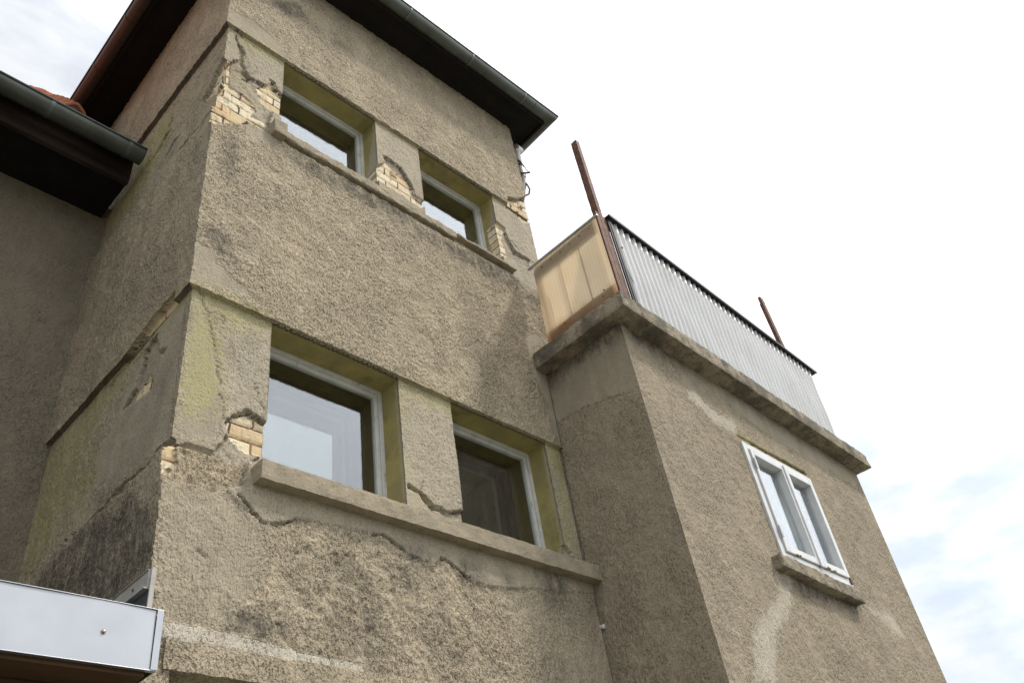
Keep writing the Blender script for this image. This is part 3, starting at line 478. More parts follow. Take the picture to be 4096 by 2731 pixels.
def hfront(U, V, Vd):
    zn = zone(V); h, br, sm, li, st, sp, ti, mt, bg, comb, ck, z0 = common(MASK_F, U, V, Vd, 3, flatmap(U, V))
    h = h+zn*.030*(1-(br > 0)*.35); bg = np.maximum(bg, zn*.26*np.clip((U-.22)/.1, 0, 1)*(1-st))
    for top, w_, a in ((ZL1, .17, .95), (ZU1, .085, .8)):
        li = np.maximum(li, zn*np.clip(1-(top-V)/w_, 0, 1)*a*(V <= top+.001))
    h = np.where(V > ZU1+.25, h, h)
    nz = fbm(U, Vd, 5, 301, 4)
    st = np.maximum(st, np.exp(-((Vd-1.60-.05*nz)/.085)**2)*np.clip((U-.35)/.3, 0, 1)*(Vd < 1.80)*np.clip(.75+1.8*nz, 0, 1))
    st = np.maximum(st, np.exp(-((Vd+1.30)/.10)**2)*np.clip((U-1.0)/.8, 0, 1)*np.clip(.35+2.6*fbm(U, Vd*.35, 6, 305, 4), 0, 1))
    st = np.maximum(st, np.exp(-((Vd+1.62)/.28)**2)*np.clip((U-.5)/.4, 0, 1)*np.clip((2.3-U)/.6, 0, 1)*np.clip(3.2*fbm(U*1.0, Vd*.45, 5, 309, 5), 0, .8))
    st = np.maximum(st, np.exp(-((Vd-4.15)/.25)**2)*.35)  # even dark band painted at the wall top as eave shade
    co = np.clip((-1.15-Vd)/.15, 0, 1)*np.clip((U-.35+.5*fbm(U, Vd, 3, 88))/.25, 0, 1)*np.clip((2.5-U)/.5, .3, 1); h = h+co*(1-bg)*(1-.6*sm)*fbm(U, Vd, 26, 95, 2)*.016
    ck = np.maximum(ck, (np.abs(U-3.052) < .007)*(Vd < .75)*.7); return h, (br, sm, li, st), (sp, ti, mt, z0), (bg, comb, ck, co)
def hside(U, V, Vd):
    zn = zone(V); h, br, sm, li, st, sp, ti, mt, bg, comb, ck, z0 = common(MASK_S, U, V, Vd, 51, zone(V)*.3+.12, False)
    h = h+zn*.034*(1-(br > 0)*.35)
    ck = np.maximum(ck, ((V >= ZU1-.0005) & (V < ZU1+.004) | (V >= ZL1-.0005) & (V < ZL1+.004))*.8)  # ledge undersides painted dark as a shadow line
    # broken ledge line where the coats parted
    line = np.abs(Vd-(1.64+.1*U+.03*fbm(U, Vd, 5, 77))) < .006
    h = h+line*.02; ck = np.maximum(ck, line*.7)
    li = np.maximum(li, zn*np.clip(1-(ZL1-V)/.10, 0, 1)*.8*(V <= ZL1+.001)); li = np.maximum(li, zn*(V < 1)*np.clip((U-.85+.5*fbm(U, Vd, 3, 401))/.5, 0, 1)*.62)
    return h, (br, sm, li, st), (sp, ti, mt, z0), (bg, comb, ck, z0)
W_LOW = [(.53, 1.47, -1.03, ZL1), (1.93, 2.88, -1.03, ZL1)]; W_UP = [(.522, 1.425, 1.83, ZU1), (1.905, 2.835, 1.83, ZU1)]; W_GF = (.14, 1.75, -3.3, -2.085)
holes = [(*q, .215, 'lrt') for q in W_LOW+W_UP]+[(*W_GF, .2, 'lrtb')]
ux = lines([(0, TW, .0085)], (.53, 1.47, 1.93, 2.88, .522, 1.425, 1.905, 2.835, .14, 1.75))
vz = lines([(-5, -2.3, .09), (-2.3, 4.30, .0085)], (ZL0-.001, ZL0+.001, ZL1, ZL1+.003, ZU0-.001, ZU0+.001, ZU1, ZU1+.003, -1.03, 1.83, -3.3, -2.085))
def col0(fn, u):
    U, V = np.meshgrid(np.array([u]), vz); Vd = V+drift(U, V) if fn is hfront else V
    return fn(U, V, Vd)[0][:, 0]
hf0, hs0, hf1 = col0(hfront, 0.), col0(hside, 0.), col0(hfront, TW)
sm3 = lambda a: np.convolve(np.pad(a, 1, 'edge'), [.25, .5, .25], 'valid')
def pf(U, Vd, h, V):
    hs = np.interp(V, vz, hs0); return np.stack([U+hs*np.clip(1-U/.1, 0, 1), h, Vd], -1)
def ps(U, Vd, h, V):
    hf = np.interp(V, vz, hf0); return np.stack([h, U+hf*np.clip(1-U/.1, 0, 1), Vd], -1)
def pr(U, Vd, h, V):
    hf = np.interp(V, vz, hf1); return np.stack([TW-h, U+hf*np.clip(1-U/.1, 0, 1), Vd+drift(TW, V)], -1)
def hplain(U, V, Vd):
    z = np.zeros_like(U); return (fbm(U, Vd, 9, 9)*.01)*np.clip(U*8, 0, 1), (z, z+.2, z, z), (z, z, z, z), (z, z, z, z)
F1 = Face(ux, vz, holes, hfront, pf, drift)
F2 = Face(lines([(0, 2.7, .0115), (2.7, 4, .1)]), vz, [], hside, ps, None); F2.quads = F2.quads[:, ::-1]
F3 = Face(lines([(0, .1, .05), (.1, 4, .3)]), vz, [], hplain, pr, None)
join_faces('wall', [F1, F2, F3], 'render', tower)
b = MB(); b.box((.05, 3.8, -5), (TW-.05, 4, 4.3)); b.build('rear_wall', 'render', tower)
b = MB()
for z in (-4.95, -1.75, .42, 3.05):
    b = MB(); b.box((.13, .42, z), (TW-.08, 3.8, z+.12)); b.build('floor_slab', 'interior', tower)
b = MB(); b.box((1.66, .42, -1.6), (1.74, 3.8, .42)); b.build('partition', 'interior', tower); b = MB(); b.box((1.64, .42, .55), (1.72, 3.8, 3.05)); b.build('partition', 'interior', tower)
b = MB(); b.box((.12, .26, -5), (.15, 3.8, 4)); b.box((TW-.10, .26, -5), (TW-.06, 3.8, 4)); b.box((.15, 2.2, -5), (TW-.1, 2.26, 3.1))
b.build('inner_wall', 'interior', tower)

def window(x0, x1, z0, z1, parent, label, up=False):
    fw = .050; y0 = .205
    b = MB(); fn = dfn
    def ring(b, x0, x1, z0, z1, w_, ya, yb, top=None):
        t = top or w_
        b.box((x0, ya, z1-t), (x1, yb, z1)); b.box((x0, ya, z0), (x1, yb, z0+w_)); b.box((x0, ya, z0+w_), (x0+w_, yb, z1-t)); b.box((x1-w_, ya, z0+w_), (x1, yb, z1-t))
    ring(b, x0-.02, x1+.02, z0-.02, z1+.02, .046, y0, y0+.06)
    f = b.build('window', 'frame', parent, .003, label=label, fn=fn)
    b = MB(); ring(b, x0+.027, x1-.027, z0+.027, z1-.027, .028, y0+.012, y0+.050); b.build('sash', 'frame', f, .003, fn=fn)
    b = MB(); b.box((x0+.050, y0+.030, z0+.050), (x1-.050, y0+.0335, z1-.050)); b.build('pane', 'glass', f, fn=fn)
    b = MB()
    ring(b, x0-.01, x1+.01, z0-.01, z1+.01, .02, y0+.062, y0+.17)
    ring(b, x0+.012, x1-.012, z0+.012, z1-.012, .055, y0+.172, y0+.212); b.build('inner_sash', 'sash_wood', f, .002, fn=fn)
    b = MB(); b.box((x0+.062, y0+.19, z0+.062), (x1-.062, y0+.1935, z1-.062)); b.build('pane', 'glass', f, fn=fn)
    return f
window(*W_LOW[0], tower, 'lower window reflecting the pale sky'); window(*W_LOW[1], tower, 'dark lower window beside the annex')
window(*W_UP[0], tower, 'upper window next to the bare brick corner'); window(*W_UP[1], tower, 'upper window nearer the terrace'); window(W_GF[0], W_GF[1], W_GF[2], W_GF[3], tower, 'window under the lintel')
rough_box('window_sill', (.45, -.082, -1.146), (3.075, .22, -1.034), .022, .0035, 'concrete', tower, lambda p: p+Vector((0, 0, .006*(p.x-.4))), 'long projecting concrete sill under the lower windows')
b1 = rough_box('window_sill', (.425, -.055, 1.70), (.53, .2, 1.845), .016, .004, 'concrete', tower, dfn, 'cracked concrete sill under the upper windows')
rough_box('sill_slab', (.531, -.024, 1.730), (2.20, .22, 1.815), .014, .008, 'concrete', b1, dfn)
rough_box('sill_slab', (2.202, -.022, 1.782), (2.93, .22, 1.815), .014, .006, 'concrete', b1, dfn)
rough_box('lintel', (.10, -.016, -2.10), (3.0, .19, -1.975), .022, .005, 'render', tower)
b = MB(); b.tube([(3.047, .01, -1.422), (3.047, -.022, -1.428)], .012, 12); b.tube([(3.047, -.022, -1.428), (3.047, -.027, -1.429)], [.016, .010], 12); b.build('wall_plug', 'pvc', tower, smooth=True)
# soffit, fascia and roof
O = .26
def corner(o, dz): return [Vector((x, y, zs(x, y)+dz)) for x, y in ((-o, -o), (TW+o, -o), (TW+o, 4+o), (-o, 4+o))]
b = MB(); b.hexa(corner(O, 0)+corner(O, .07))
for k in range(1, 4):     # board joints as thin battens
    o = .065*k
    c0 = corner(o, -.004); c1 = corner(o+.012, -.004); t0 = corner(o, .01); t1 = corner(o+.012, .01)
    if k == 3:
        for i in range(4):
            j = (i+1) % 4; b.hexa([c0[i], c0[j], c1[j], c1[i], t0[i], t0[j], t1[j], t1[i]])
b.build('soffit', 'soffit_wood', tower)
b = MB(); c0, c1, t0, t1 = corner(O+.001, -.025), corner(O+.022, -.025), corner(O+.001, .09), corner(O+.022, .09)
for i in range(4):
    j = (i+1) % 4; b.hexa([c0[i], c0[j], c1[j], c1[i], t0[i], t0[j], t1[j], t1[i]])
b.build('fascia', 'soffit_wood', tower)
b = MB(); e = corner(O+.05, .105); e2 = corner(O+.05, .091); ap = [Vector((TW/2, 1.4, 5.9)), Vector((TW/2, 2.6, 5.9))]; b.v = e+e2+ap
b.f = [(3, 2, 1, 0)][:0]+[(4, 5, 1, 0), (5, 6, 2, 1), (6, 7, 3, 2), (7, 4, 0, 3), (7, 6, 5, 4), (0, 1, 8), (1, 2, 9, 8), (2, 3, 9), (3, 0, 8, 9)]
b.build('roof', 'tile', tower)
def gutter_profile(r, th=.003, seg=14):
    out = [(math.cos(math.pi+math.pi*k/seg)*r, math.sin(math.pi+math.pi*k/seg)*r) for k in range(seg+1)]
    inn = [(math.cos(2*math.pi-math.pi*k/seg)*(r-th), math.sin(2*math.pi-math.pi*k/seg)*(r-th)+.0005) for k in range(seg+1)]
    return out+inn
CO, GR, GZ = .331, .076, .072       # gutter centre offset from wall, radius, height over soffit plane
def run_pts(side, o, dz, end):
    x, y = {'f': ((-o, -o), (TW+o, -o)), 'l': ((-o, -o), (-o, 4+o)), 'r': ((TW+o, -o), (TW+o, 4+o))}[side][end]
    return Vector((x, y, zs(x, y)+dz))
def gutter_run(side, mat, label, straps):
    b = MB(); P = gutter_profile(GR)
    b.sweep(None, [run_pts(side, CO+o, GZ+d, 0) for o, d in P], [run_pts(side, CO+o, GZ+d, 1) for o, d in P])
    gobj = b.build('gutter', mat, tower, smooth=True, label=label)
    b = MB(); b.tube([run_pts(side, CO+GR+.003, GZ+.004, 0), run_pts(side, CO+GR+.003, GZ+.004, 1)], .009, 8); b.build('rolled_edge', mat, gobj, smooth=True)
    for (t, w_, kind) in straps:
        b = MB(); P2 = gutter_profile(GR+(.004 if kind else .0025), .003)
        A = [run_pts(side, CO+o, GZ+d, 0) for o, d in P2]; B = [run_pts(side, CO+o, GZ+d, 1) for o, d in P2]
        L = (A[0]-B[0]).length; ax = {'f': 0, 'l': 1, 'r': 1}[side]
        def at(p, q, v): f = (v-p[ax])/(q[ax]-p[ax]); return p+(q-p)*f
        b.sweep(None, [at(p, q, t) for p, q in zip(A, B)], [at(p, q, t+w_) for p, q in zip(A, B)])
        b.build('gutter_strap' if kind else 'joint', mat if not kind else 'zinc_light' if mat == 'zinc' else mat, gobj, smooth=True)
gutter_run('f', 'zinc', 'greenish grey half-round gutter along the front eave', [(x, .02, 1) for x in (-.1, .75, 1.6, 2.43, 3.22)]+[(3.40, .006, 0)])
gutter_run('l', 'copper', 'brown copper half-round gutter along the side eave', [(y, .02, 1) for y in (0., .6, 1.2, 1.8, 2.4, 3.)])
gutter_run('r', 'zinc', 'gutter return at the right corner', [(y, .02, 1) for y in (.3, 1.1, 1.9)])
b = MB(); b.tube([(3.70, .25, 4.42), (3.62, .1, 4.30), (3.45, .035, 4.14), (3.432, .03, 4.02), (3.432, .03, 3.5), (3.405, .10, 3.25), (3.40, .12, 1.0)], .036, 16)
dp = b.build('downpipe', 'pipe', tower, smooth=True)
for z in (3.75,):
    b = MB(); b.tube([(3.432, .03, z), (3.432, .03, z+.03)], .041, 16); b.tube([(3.432, .03, z+.015), (3.35, .03, z+.015)], .008, 6); b.build('pipe_clip', 'black', dp, smooth=True)

b = MB(); b.tube([(3.37, .0, 3.80), (3.41, -.012, 3.785)], .011, 8); b.tube([(3.41, -.012, 3.785), (3.425, -.03, 3.70), (3.428, -.045, 3.62), (3.43, -.058, 3.595)], .0045, 6)
b.tube([(3.36, .03, 3.60), (3.42, -.03, 3.59), (3.445, -.07, 3.58)], .010, 8); b.tube([(3.42, -.02, 3.59), (3.43, .0, 3.53), (3.425, .02, 3.5)], .005, 6)
b.tube([(3.40, .03, 3.52), (3.44, .0, 3.44), (3.445, -.012, 3.36), (3.43, .0, 3.28), (3.39, .01, 3.24)], .010, 8); b.build('cable_bracket', 'black', tower, smooth=True)

# ================================================================== annex with roof terrace
AX0, AX1, AY = 3.06, 6.9, -.789
annex = empty('terrace_annex', (AX0, AY, -5), 'square pebble-dash annex with a projecting concrete roof slab, joined to the right of the tower', 'annex')
def ascale(z): return 1+.025*(np.clip(z, -3., 2.)+.4)
def pa(U, Vd, h, V): return np.stack([AX0+(U-AX0)*ascale(Vd), AY+h, Vd], -1)
def pal(U, Vd, h, V): return np.stack([AX0+h, U, Vd], -1)
def par(U, Vd, h, V): return np.stack([AX0+(AX1-AX0)*ascale(Vd)-h, U, Vd], -1)
def damp(U, a, b_, w_=.03): return np.clip((U-a)/w_, 0, 1)*np.clip((b_-U)/w_, 0, 1)
def hann(U, V, Vd):
    h, br, sm, li, st, sp, ti, mt, bg, comb, ck, z0 = common(MASK_A, AX0+(U-AX0)*ascale(Vd), V, Vd, 91, .15+z0_like(U))
    st = np.maximum(st, np.exp(-((Vd-.66)/.12)**2)*np.clip(.62+2.2*fbm(U, Vd, 2.5, 311, 4), 0, 1)); st = np.maximum(st, np.exp(-((Vd+1.18)/.05)**2)*(U > 4.2)*(U < 5.55)*.6)  # last term paints the window sill's shadow as a dark strip
    return h*damp(U, AX0, AX1), (br, sm, li, st), (sp, ti, mt, z0), (bg, comb, ck, z0)
def z0_like(U): return np.zeros_like(U)
def hannl(U, V, Vd):
    h, br, sm, li, st, sp, ti, mt, bg, comb, ck, z0 = common(MASK_AL, U, V, Vd, 131, .2+z0_like(U))
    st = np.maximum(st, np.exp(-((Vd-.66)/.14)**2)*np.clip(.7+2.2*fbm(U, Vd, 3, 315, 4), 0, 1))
    return h*damp(U, AY, .5), (br, sm, li, st), (sp, ti, mt, z0), (bg, comb, ck, z0)
AW = (4.414, 5.545, -.945, .075)
va = lines([(-5, -2.4, .1), (-2.4, .72, .0125)], (AW[2], AW[3]))
G1 = Face(lines([(AX0, AX1, .0135)], (AW[0], AW[1])), va, [(*AW, .12, 'lrtb')], hann, pa, None)
for a in G1.attrs[1:2]: a[:, 3] = 0
G2 = Face(lines([(AY, .02, .0125)]), va, [], hannl, pal, None); G2.quads = G2.quads[:, ::-1]
G3 = Face(lines([(AY, 4, .15)]), va, [], lambda U, V, Vd: (np.zeros_like(U),)+tuple((z0_like(U),)*4 for _ in range(3)), par, None)
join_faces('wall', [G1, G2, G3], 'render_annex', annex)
b = MB(); b.box((3.40, 3.9, -5), (6.9, 4, .7)); b.box((3.40, -.5, -1.75), (6.7, 3.9, -1.65)); b.box((3.30, -.55, -5), (3.38, 3.9, .7)); b.build('inner_wall', 'interior', annex)
def tilt(p): return p+Vector((0, 0, -.020*(p.x-2.92)))
sl_ = rough_box('roof_slab', (2.915, -.945, .700), (7.07, -.001, .852), .024, .0055, 'old_concrete', annex, tilt, 'thick mossy concrete roof slab')
b = MB(); b.hexa([tilt(Vector(p)) for p in ((3.42, 0, .71), (7.06, 0, .71), (7.06, 4.1, .71), (3.42, 4.1, .71), (3.42, 0, .845), (7.06, 0, .845), (7.06, 4.1, .845), (3.42, 4.1, .845))]); b.build('terrace_floor', 'old_concrete', sl_)
def afn(v): return Vector((AX0+(v.x-AX0)*float(ascale(v.z)), v.y, v.z))
rough_box('window_sill', (4.215, -.872, -1.105), (5.50, -.70, -1.000), .02, .006, 'old_concrete', annex, lambda p: afn(p)+Vector((0, 0, -.045*(p.x-4.2)/1.25)), 'worn concrete sill below the annex window')
# white casement window
def abar(b, x0, x1, y0, y1, z0, z1): b.box((x0, y0, z0), (x1, y1, z1))
x0, x1, z0, z1 = AW; b = MB(); y = AY
for q in ((x0-.012, x0+.05, z0-.03, z1+.01), (x1-.045, x1+.012, z0-.03, z1+.01), (x0+.05, x1-.045, z1-.045, z1+.01), (x0+.05, x1-.045, z0-.03, z0+.03)): abar(b, q[0], q[1], y-.018, y+.06, q[2], q[3])
aw = b.build('window', 'pvc', annex, .004, label='white two-casement window', fn=afn)
xm = (x0+x1)/2+.02
for k, (a, c) in enumerate(((x0+.058, xm-.004), (xm+.030, x1-.052))):
    b = MB(); za, zb = z0+.035, z1-.05; wv_ = .046
    for q in ((a, a+wv_, za, zb), (c-wv_*.8, c, za, zb), (a+wv_, c-wv_*.8, zb-.05, zb), (a+wv_, c-wv_*.8, za, za+.06)): abar(b, q[0], q[1], y-.034, y+.045, q[2], q[3])
    ca = b.build('casement', 'pvc', aw, .005, fn=afn)
    b = MB(); b.box((a+.02, y+.024, za+.02), (c-.02, y+.028, zb-.02)); b.build('pane', 'glass', aw, fn=afn)
b = MB(); b.box((xm-.012, y-.048, z0+.02), (xm+.036, y-.030, z1-.045)); b.build('meeting_strip', 'pvc', aw, .006, fn=afn)
for z in (z1-.20, z0+.20): b = MB(); b.tube([(x0+.054, y-.040, z-.05), (x0+.054, y-.040, z+.05)], .009, 8); b.build('hinge', 'alu', aw, smooth=True, fn=afn)
m = M('net_curtain'); wv_n = m.noise(30, 2, .5, (1, 1, .03)); MAT['curtain'] = m.fin(m.bsdf(m.mix(m.mr(wv_n, .3, .7), (.62, .63, .62), (.40, .41, .41)), .9, 0, None, .1))
b = MB(); n_ = 80
for k in range(n_+1):
    xx = x0+.03+(x1-x0-.06)*k/n_; yy = y+.16+.012*math.sin(k*1.1)+.006*math.sin(k*2.7); b.v += [Vector((xx, yy, z0)), Vector((xx, yy, z1))]
b.f = [(2*k, 2*k+2, 2*k+3, 2*k+1) for k in range(n_)]; cu_ = b.build('curtain', 'curtain', aw, smooth=True, fn=afn); s_ = cu_.modifiers.new('thick', 'SOLIDIFY'); s_.thickness = .002
m = M('moss_tuft'); MAT['moss'] = m.fin(m.bsdf(m.mix(m.mr(m.noise(90, 3), .3, .7), (.30, .26, .10), (.16, .15, .05)), .95, 0, m.bump(m.noise(120, 3), .004), .1))
for (mx_, r_) in ((4.60, .016), (5.10, .019), (5.20, .012)):
    b = MB()
    for k in range(6): q = Vector((mx_+random.uniform(-r_, r_)*1.5, y-.045+random.uniform(-.008, .008), z0-.012+.03)); b.tube([q, q+Vector((random.uniform(-.01, .01), -.004, random.uniform(.006, .018)))], [r_*.6, r_*.25], 7)
    b.build('moss_tuft', 'moss', aw, smooth=True, fn=afn)
b = MB(); b.box((x1-.035, y-.030, z0-.01), (x1+.005, y-.016, z0+.05)); b.build('rotten_corner', 'rust', aw, .006, fn=afn)

# ================================================================== terrace screen
scr = empty('terrace_screen', (3.1, -.87, .85), 'white corrugated and yellowed plastic balcony screen between rusty posts on the annex roof', 'railing')
def ctop(x): return 1.925-.036*(x-3.2)
b = MB(); xs = [3.245+(6.74-3.245)*k/460 for k in range(461)]; rows = 9
for j in range(rows+1):
    for xx in xs:
        zb = .835-.020*(xx-2.92); zt = ctop(xx)-.012; f = j/rows; b.v.append(Vector((xx-.16*(1-f)*max(0, xx-3.4)/3.3, -.888+.0125*math.sin((xx-3.245)/.0845*2*math.pi)+.003*math.sin(xx*2.1+j), zb+(zt-zb)*f)))
n_ = len(xs)
for j in range(rows):
    for k in range(n_-1): q = j*n_+k; b.f.append((q, q+1, q+n_+1, q+n_))
cs = b.build('corrugated_sheet', 'fibre', scr, smooth=True); s_ = cs.modifiers.new('thick', 'SOLIDIFY'); s_.thickness = .002
b = MB(); x0, x1 = 3.185, 6.83
b.hexa([(x0, -.925, ctop(x0)), (x1, -.925, ctop(x1)), (x1, -.835, ctop(x1)), (x0, -.835, ctop(x0)), (x0, -.925, ctop(x0)+.014), (x1, -.925, ctop(x1)+.014), (x1, -.835, ctop(x1)+.014), (x0, -.835, ctop(x0)+.014)])
b.hexa([(x0, -.931, ctop(x0)-.014), (x1, -.931, ctop(x1)-.014), (x1, -.926, ctop(x1)-.014), (x0, -.926, ctop(x0)-.014), (x0, -.931, ctop(x0)+.017), (x1, -.931, ctop(x1)+.017), (x1, -.926, ctop(x1)+.017), (x0, -.926, ctop(x0)+.017)])
b.build('cap_strip', 'cap', scr, .002)
b = MB(); b.hexa([(3.2, -.872, ctop(3.2)-.10), (6.75, -.872, ctop(6.75)-.10), (6.75, -.846, ctop(6.75)-.10), (3.2, -.846, ctop(3.2)-.10), (3.2, -.872, ctop(3.2)-.003), (6.75, -.872, ctop(6.75)-.003), (6.75, -.846, ctop(6.75)-.003), (3.2, -.846, ctop(3.2)-.003)])
b.build('rail', 'rust', scr)
def rpost(name, a, b_, label, fn=None): return rough_box(name, a, b_, .02, .0018, 'rust', scr, fn, label, 30)
p1 = rpost('post', (3.098, -.885, .80), (3.150, -.820, 2.985), 'tall rusty steel post at the near corner')
b = MB(); b.box((3.045, -.884, .84), (3.097, -.868, 1.93)); b.box((3.151, -.884, .84), (3.1815, -.868, 1.92)); b.build('flange', 'rust', p1, .003)
p2 = rpost('post', (6.250, -.878, .74), (6.322, -.846, 2.70), 'shorter rusty post with a notched top near the far end')
b = MB(); b.box((6.298, -.845, .74), (6.318, -.822, 2.64)); b.build('flange', 'rust', p2, .003)
b = MB(); b.box((3.180, -.902, .842), (3.246, -.886, 1.885)); b.box((3.20, -.908, .842), (3.212, -.9021, 1.88)); b.hexa([(3.246, -.903, 1.22), (3.275, -.903, 1.17), (3.275, -.899, 1.17), (3.246, -.899, 1.22), (3.246, -.903, 1.32), (3.278, -.903, 1.18), (3.278, -.899, 1.18), (3.246, -.899, 1.32)])
b.tube([(3.262, -.904, 1.575), (3.262, -.914, 1.575)], .010, 8); b.build('edge_strip', 'black', scr, .001)
pp = MB(); pp.v = []; 
for j in range(2):
    for (yy, zz) in ((-.887, .855), (-.125, .855), (-.139, 1.812), (-.887, 1.802)): pp.v.append(Vector((3.0+.009*j, yy, zz)))
pp.f = [(0, 1, 2, 3), (7, 6, 5, 4), (0, 4, 5, 1), (1, 5, 6, 2), (2, 6, 7, 3), (3, 7, 4, 0)]
pn = pp.build('plastic_panel', 'plastic', scr)
b = MB(); b.hexa([(2.990, -.915, 1.802), (3.016, -.915, 1.802), (3.016, -.085, 1.814), (2.990, -.085, 1.814), (2.990, -.915, 1.822), (3.016, -.915, 1.822), (3.016, -.085, 1.834), (2.990, -.085, 1.834)]); b.build('top_trim', 'alu', scr, .003)
b = MB(); b.box((3.017, -.86, 1.665), (3.040, -.15, 1.80)); b.build('inner_rail', 'brown_wood', scr); b = MB(); b.box((3.017, -.86, .86), (3.040, -.15, 1.040)); b.build('inner_rail', 'brown_wood', scr)
b = MB(); b.box((3.0175, -.407, 1.04), (3.029, -.399, 1.665)); b.box((3.0175, -.637, 1.04), (3.029, -.629, 1.665)); b.box((3.0175, -.185, 1.04), (3.029, -.177, 1.665)); b.build('inner_batten', 'brown_wood', scr)
b = MB(); b.box((3.03, -.150, 1.38), (3.06, -.115, 1.78)); b.build('post', 'rust', scr, label='thin rusty post between plastic panel and tower wall')
def screw(p, d, r, parent, mat='screw'):
    p = Vector(p); d = Vector(d); b = MB(); b.tube([p, p+d*.003], r*1.4, 14); b.tube([p+d*.003, p+d*.008, p+d*.010], [r*.9, r*.8, r*.3], 6); return b.build('screw', mat, parent, smooth=True)
for (yy, zz) in ((-.24, 1.735), (-.35, 1.74), (-.46, 1.735), (-.575, 1.742), (-.69, 1.74), (-.80, 1.738), (-.33, 1.00), (-.77, 1.035), (-.745, .985)): screw((2.9995, yy, zz), (-1, 0, 0), .0055, pn)

# ================================================================== side wing
wing = empty('side_wing', (-3, 3, -5), 'shaded grey house wing with dark eave and clay tiles, left of the tower', 'house')
WY = 1.85
def hwing(U, V, Vd):
    z = z0_like(U); return fbm(U, Vd, 20, 201)*.008+fbm(U, Vd, 1, 207)*.01, (z, z+.35, z, z), (z, z, z, z), (z, z, z, z)
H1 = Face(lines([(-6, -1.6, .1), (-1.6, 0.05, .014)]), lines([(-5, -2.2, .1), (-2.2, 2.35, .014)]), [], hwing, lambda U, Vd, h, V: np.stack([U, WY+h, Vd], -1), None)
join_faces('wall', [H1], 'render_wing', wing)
b = MB(); b.box((-6, WY+.05, -5), (-5.8, 8, 2.2)); b.box((-5.8, 7.8, -5), (3, 8, 2.2)); b.build('rear_wall', 'render_wing', wing)
b = MB(); b.box((-6.3, 1.392, 2.20), (-.012, 2.2, 2.25)); b.build('soffit', 'soffit_wood', wing)
rough_box('fascia', (-6.3, 1.345, 2.15), (-.014, 1.388, 2.49), .05, .002, 'purple_wood', wing)
b = MB(); GW, GWZ, gr_ = 1.165, 2.305, .078; P = gutter_profile(gr_)
b.sweep(None, [Vector((-6.3, GW-o, GWZ+d)) for o, d in P], [Vector((-.014, GW-o, GWZ+d)) for o, d in P])
gw = b.build('gutter', 'zinc', wing, smooth=True)
b = MB(); b.tube([(-6.3, GW-gr_-.003, GWZ+.004), (-.014, GW-gr_-.003, GWZ+.004)], .010, 8); b.build('rolled_edge', 'zinc', gw, smooth=True)
b = MB(); ang = [math.pi+math.pi*k/14 for k in range(15)]; b.sweep(None, [Vector((-.018, GW+math.cos(a)*gr_, GWZ+math.sin(a)*gr_)) for a in ang], [Vector((-.012, GW+math.cos(a)*gr_, GWZ+math.sin(a)*gr_)) for a in ang]); b.build('end_cap', 'zinc', gw)
for xx in (-1.89, -1.31, -.73, -.15):
    b = MB(); P2 = gutter_profile(gr_+.004, .003); b.sweep(None, [Vector((xx, GW-o, GWZ+d)) for o, d in P2], [Vector((xx+.026, GW-o, GWZ+d)) for o, d in P2]); b.build('gutter_strap', 'zinc_light', gw, smooth=True)
b = MB(); P2 = gutter_profile(gr_+.0025, .002); b.sweep(None, [Vector((-.45, GW-o, GWZ+d)) for o, d in P2], [Vector((-.444, GW-o, GWZ+d)) for o, d in P2]); b.build('joint', 'zinc', gw, smooth=True)
# tiled roof, pantile waves and overlapping courses
PIT = R(52.4); us = np.linspace(-6.3, -.02, 420); ss = np.linspace(0, 4.6, 300); U, S = np.meshgrid(us, ss)
row = np.floor(S/.33); fr = S/.33-row; hh = .022*np.sin((U/.21)*2*np.pi)+.022*(1-fr)+.006*np.sin(U*1.7+row)+np.clip(.30*(U+.99), 0, .125)*np.clip((-.36-U)/.14, 0, 1)
Yt = 1.21+S*math.cos(PIT)-hh*math.sin(PIT); Zt = 2.315+S*math.sin(PIT)+hh*math.cos(PIT)
ids = np.arange(U.size).reshape(U.shape); q = np.stack([ids[:-1, :-1], ids[:-1, 1:], ids[1:, 1:], ids[1:, :-1]], -1).reshape(-1, 4)
rf = npmesh('roof', np.stack([U, Yt, Zt], -1).reshape(-1, 3), q, {}, 'tile', wing); s_ = rf.modifiers.new('thick', 'SOLIDIFY'); s_.thickness = .03; s_.offset = -1

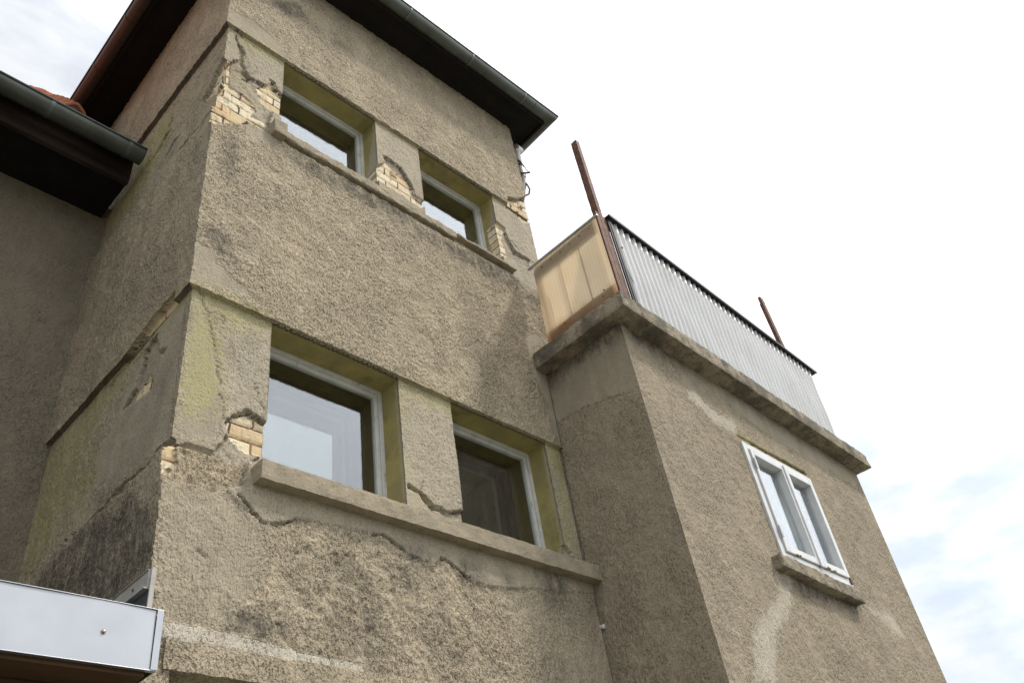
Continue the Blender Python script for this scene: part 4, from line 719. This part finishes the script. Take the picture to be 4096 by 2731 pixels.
# ================================================================== porch
porch = empty('porch_roof', (-1.5, .8, -5), 'flat porch roof with bright galvanised metal fascia over brown boards, below the tower corner', 'porch')
b = MB(); b.box((-3.2, -.180, -2.02), (-.002, 1.85, -1.975)); b.build('roof_deck', 'felt', porch)
b = MB()
nx_, nz_ = 60, 8
for j in range(nz_+1):
    for k in range(nx_+1):
        xx = -3.2+(3.2-.034)*k/nx_; zz = -2.186+.228*j/nz_; d_ = .0025*math.sin(xx*5)+.002*math.sin(xx*13+zz*9); r2 = (xx+.221)**2+(zz+2.073)**2
        b.v.append(Vector((xx, -.2+d_*.6+.003*math.exp(-r2/.0006), zz)))
for j in range(nz_):
    for k in range(nx_): q = j*(nx_+1)+k; b.f.append((q, q+1, q+nx_+2, q+nx_+1))
fa = b.build('metal_fascia', 'galv', porch, smooth=True); s_ = fa.modifiers.new('thick', 'SOLIDIFY'); s_.thickness = .0015; s_.offset = -1; s_.use_rim = False
b = MB(); b.box((-3.2, -.2055, -1.9575), (-.008, -.17, -1.9545)); b.box((-3.2, -.2055, -2.1895), (-.008, -.185, -2.1865))
b.hexa([(-.0335, -.2065, -2.186), (-.008, -.2085, -2.186), (-.008, -.197, -2.186), (-.0335, -.2045, -2.186), (-.0335, -.2065, -1.958), (-.008, -.2075, -1.958), (-.008, -.197, -1.958), (-.0335, -.2045, -1.958)])
b.box((-.0115, -.1965, -2.186), (-.008, .0, -1.958)); b.build('folded_edge', 'galv', fa, .0008)
screw((-.221, -.1985, -2.073), (0, -1, 0), .0085, fa)
for q in range(1, 5): screw((-.221-.6*q, -.2005, -2.073), (0, -1, 0), .0085, fa)
b = MB(); b.box((-3.2, -.180, -2.205), (-.040, -.02, -2.183)); b.box((-3.2, -.012, -2.222), (-.07, .14, -2.20))
for k in range(9): b.box((-3.2, .15+.19*k, -2.235), (-.02, .15+.19*k+.18, -2.215))
b.build('underside_board', 'brown_wood', porch, .003)
b = MB(); b.box((-3.2, -.17, -2.183), (-.05, -.13, -2.022)); b.box((-3.2, 1.6, -2.2), (-.05, 1.66, -2.022)); b.build('beam', 'brown_wood', porch)
b = MB(); b.box((-.006, -.034, -1.974), (.004, 1.80, -1.775)); b.build('felt_upstand', 'felt', porch)
b = MB(); b.box((-.016, -.036, -1.790), (.012, 1.80, -1.716)); b.box((-.030, -.036, -1.797), (.0, 1.80, -1.790)); b.box((-.022, -.036, -1.7155), (.012, 1.80, -1.7115)); fl_ = b.build('wall_flashing', 'flash', porch, .002)
screw((-.016, .09, -1.752), (-1, 0, 0), .005, fl_)
b = MB(); b.box((-.008, -.046, -1.975), (.012, -.038, -1.705)); b.build('corner_trim', 'flash', porch, .001)
for xx in (-3.1, -1.9):
    b = MB(); b.box((xx, -.16, -5), (xx+.12, -.04, -2.206)); b.build('post', 'brown_wood', porch, .006)
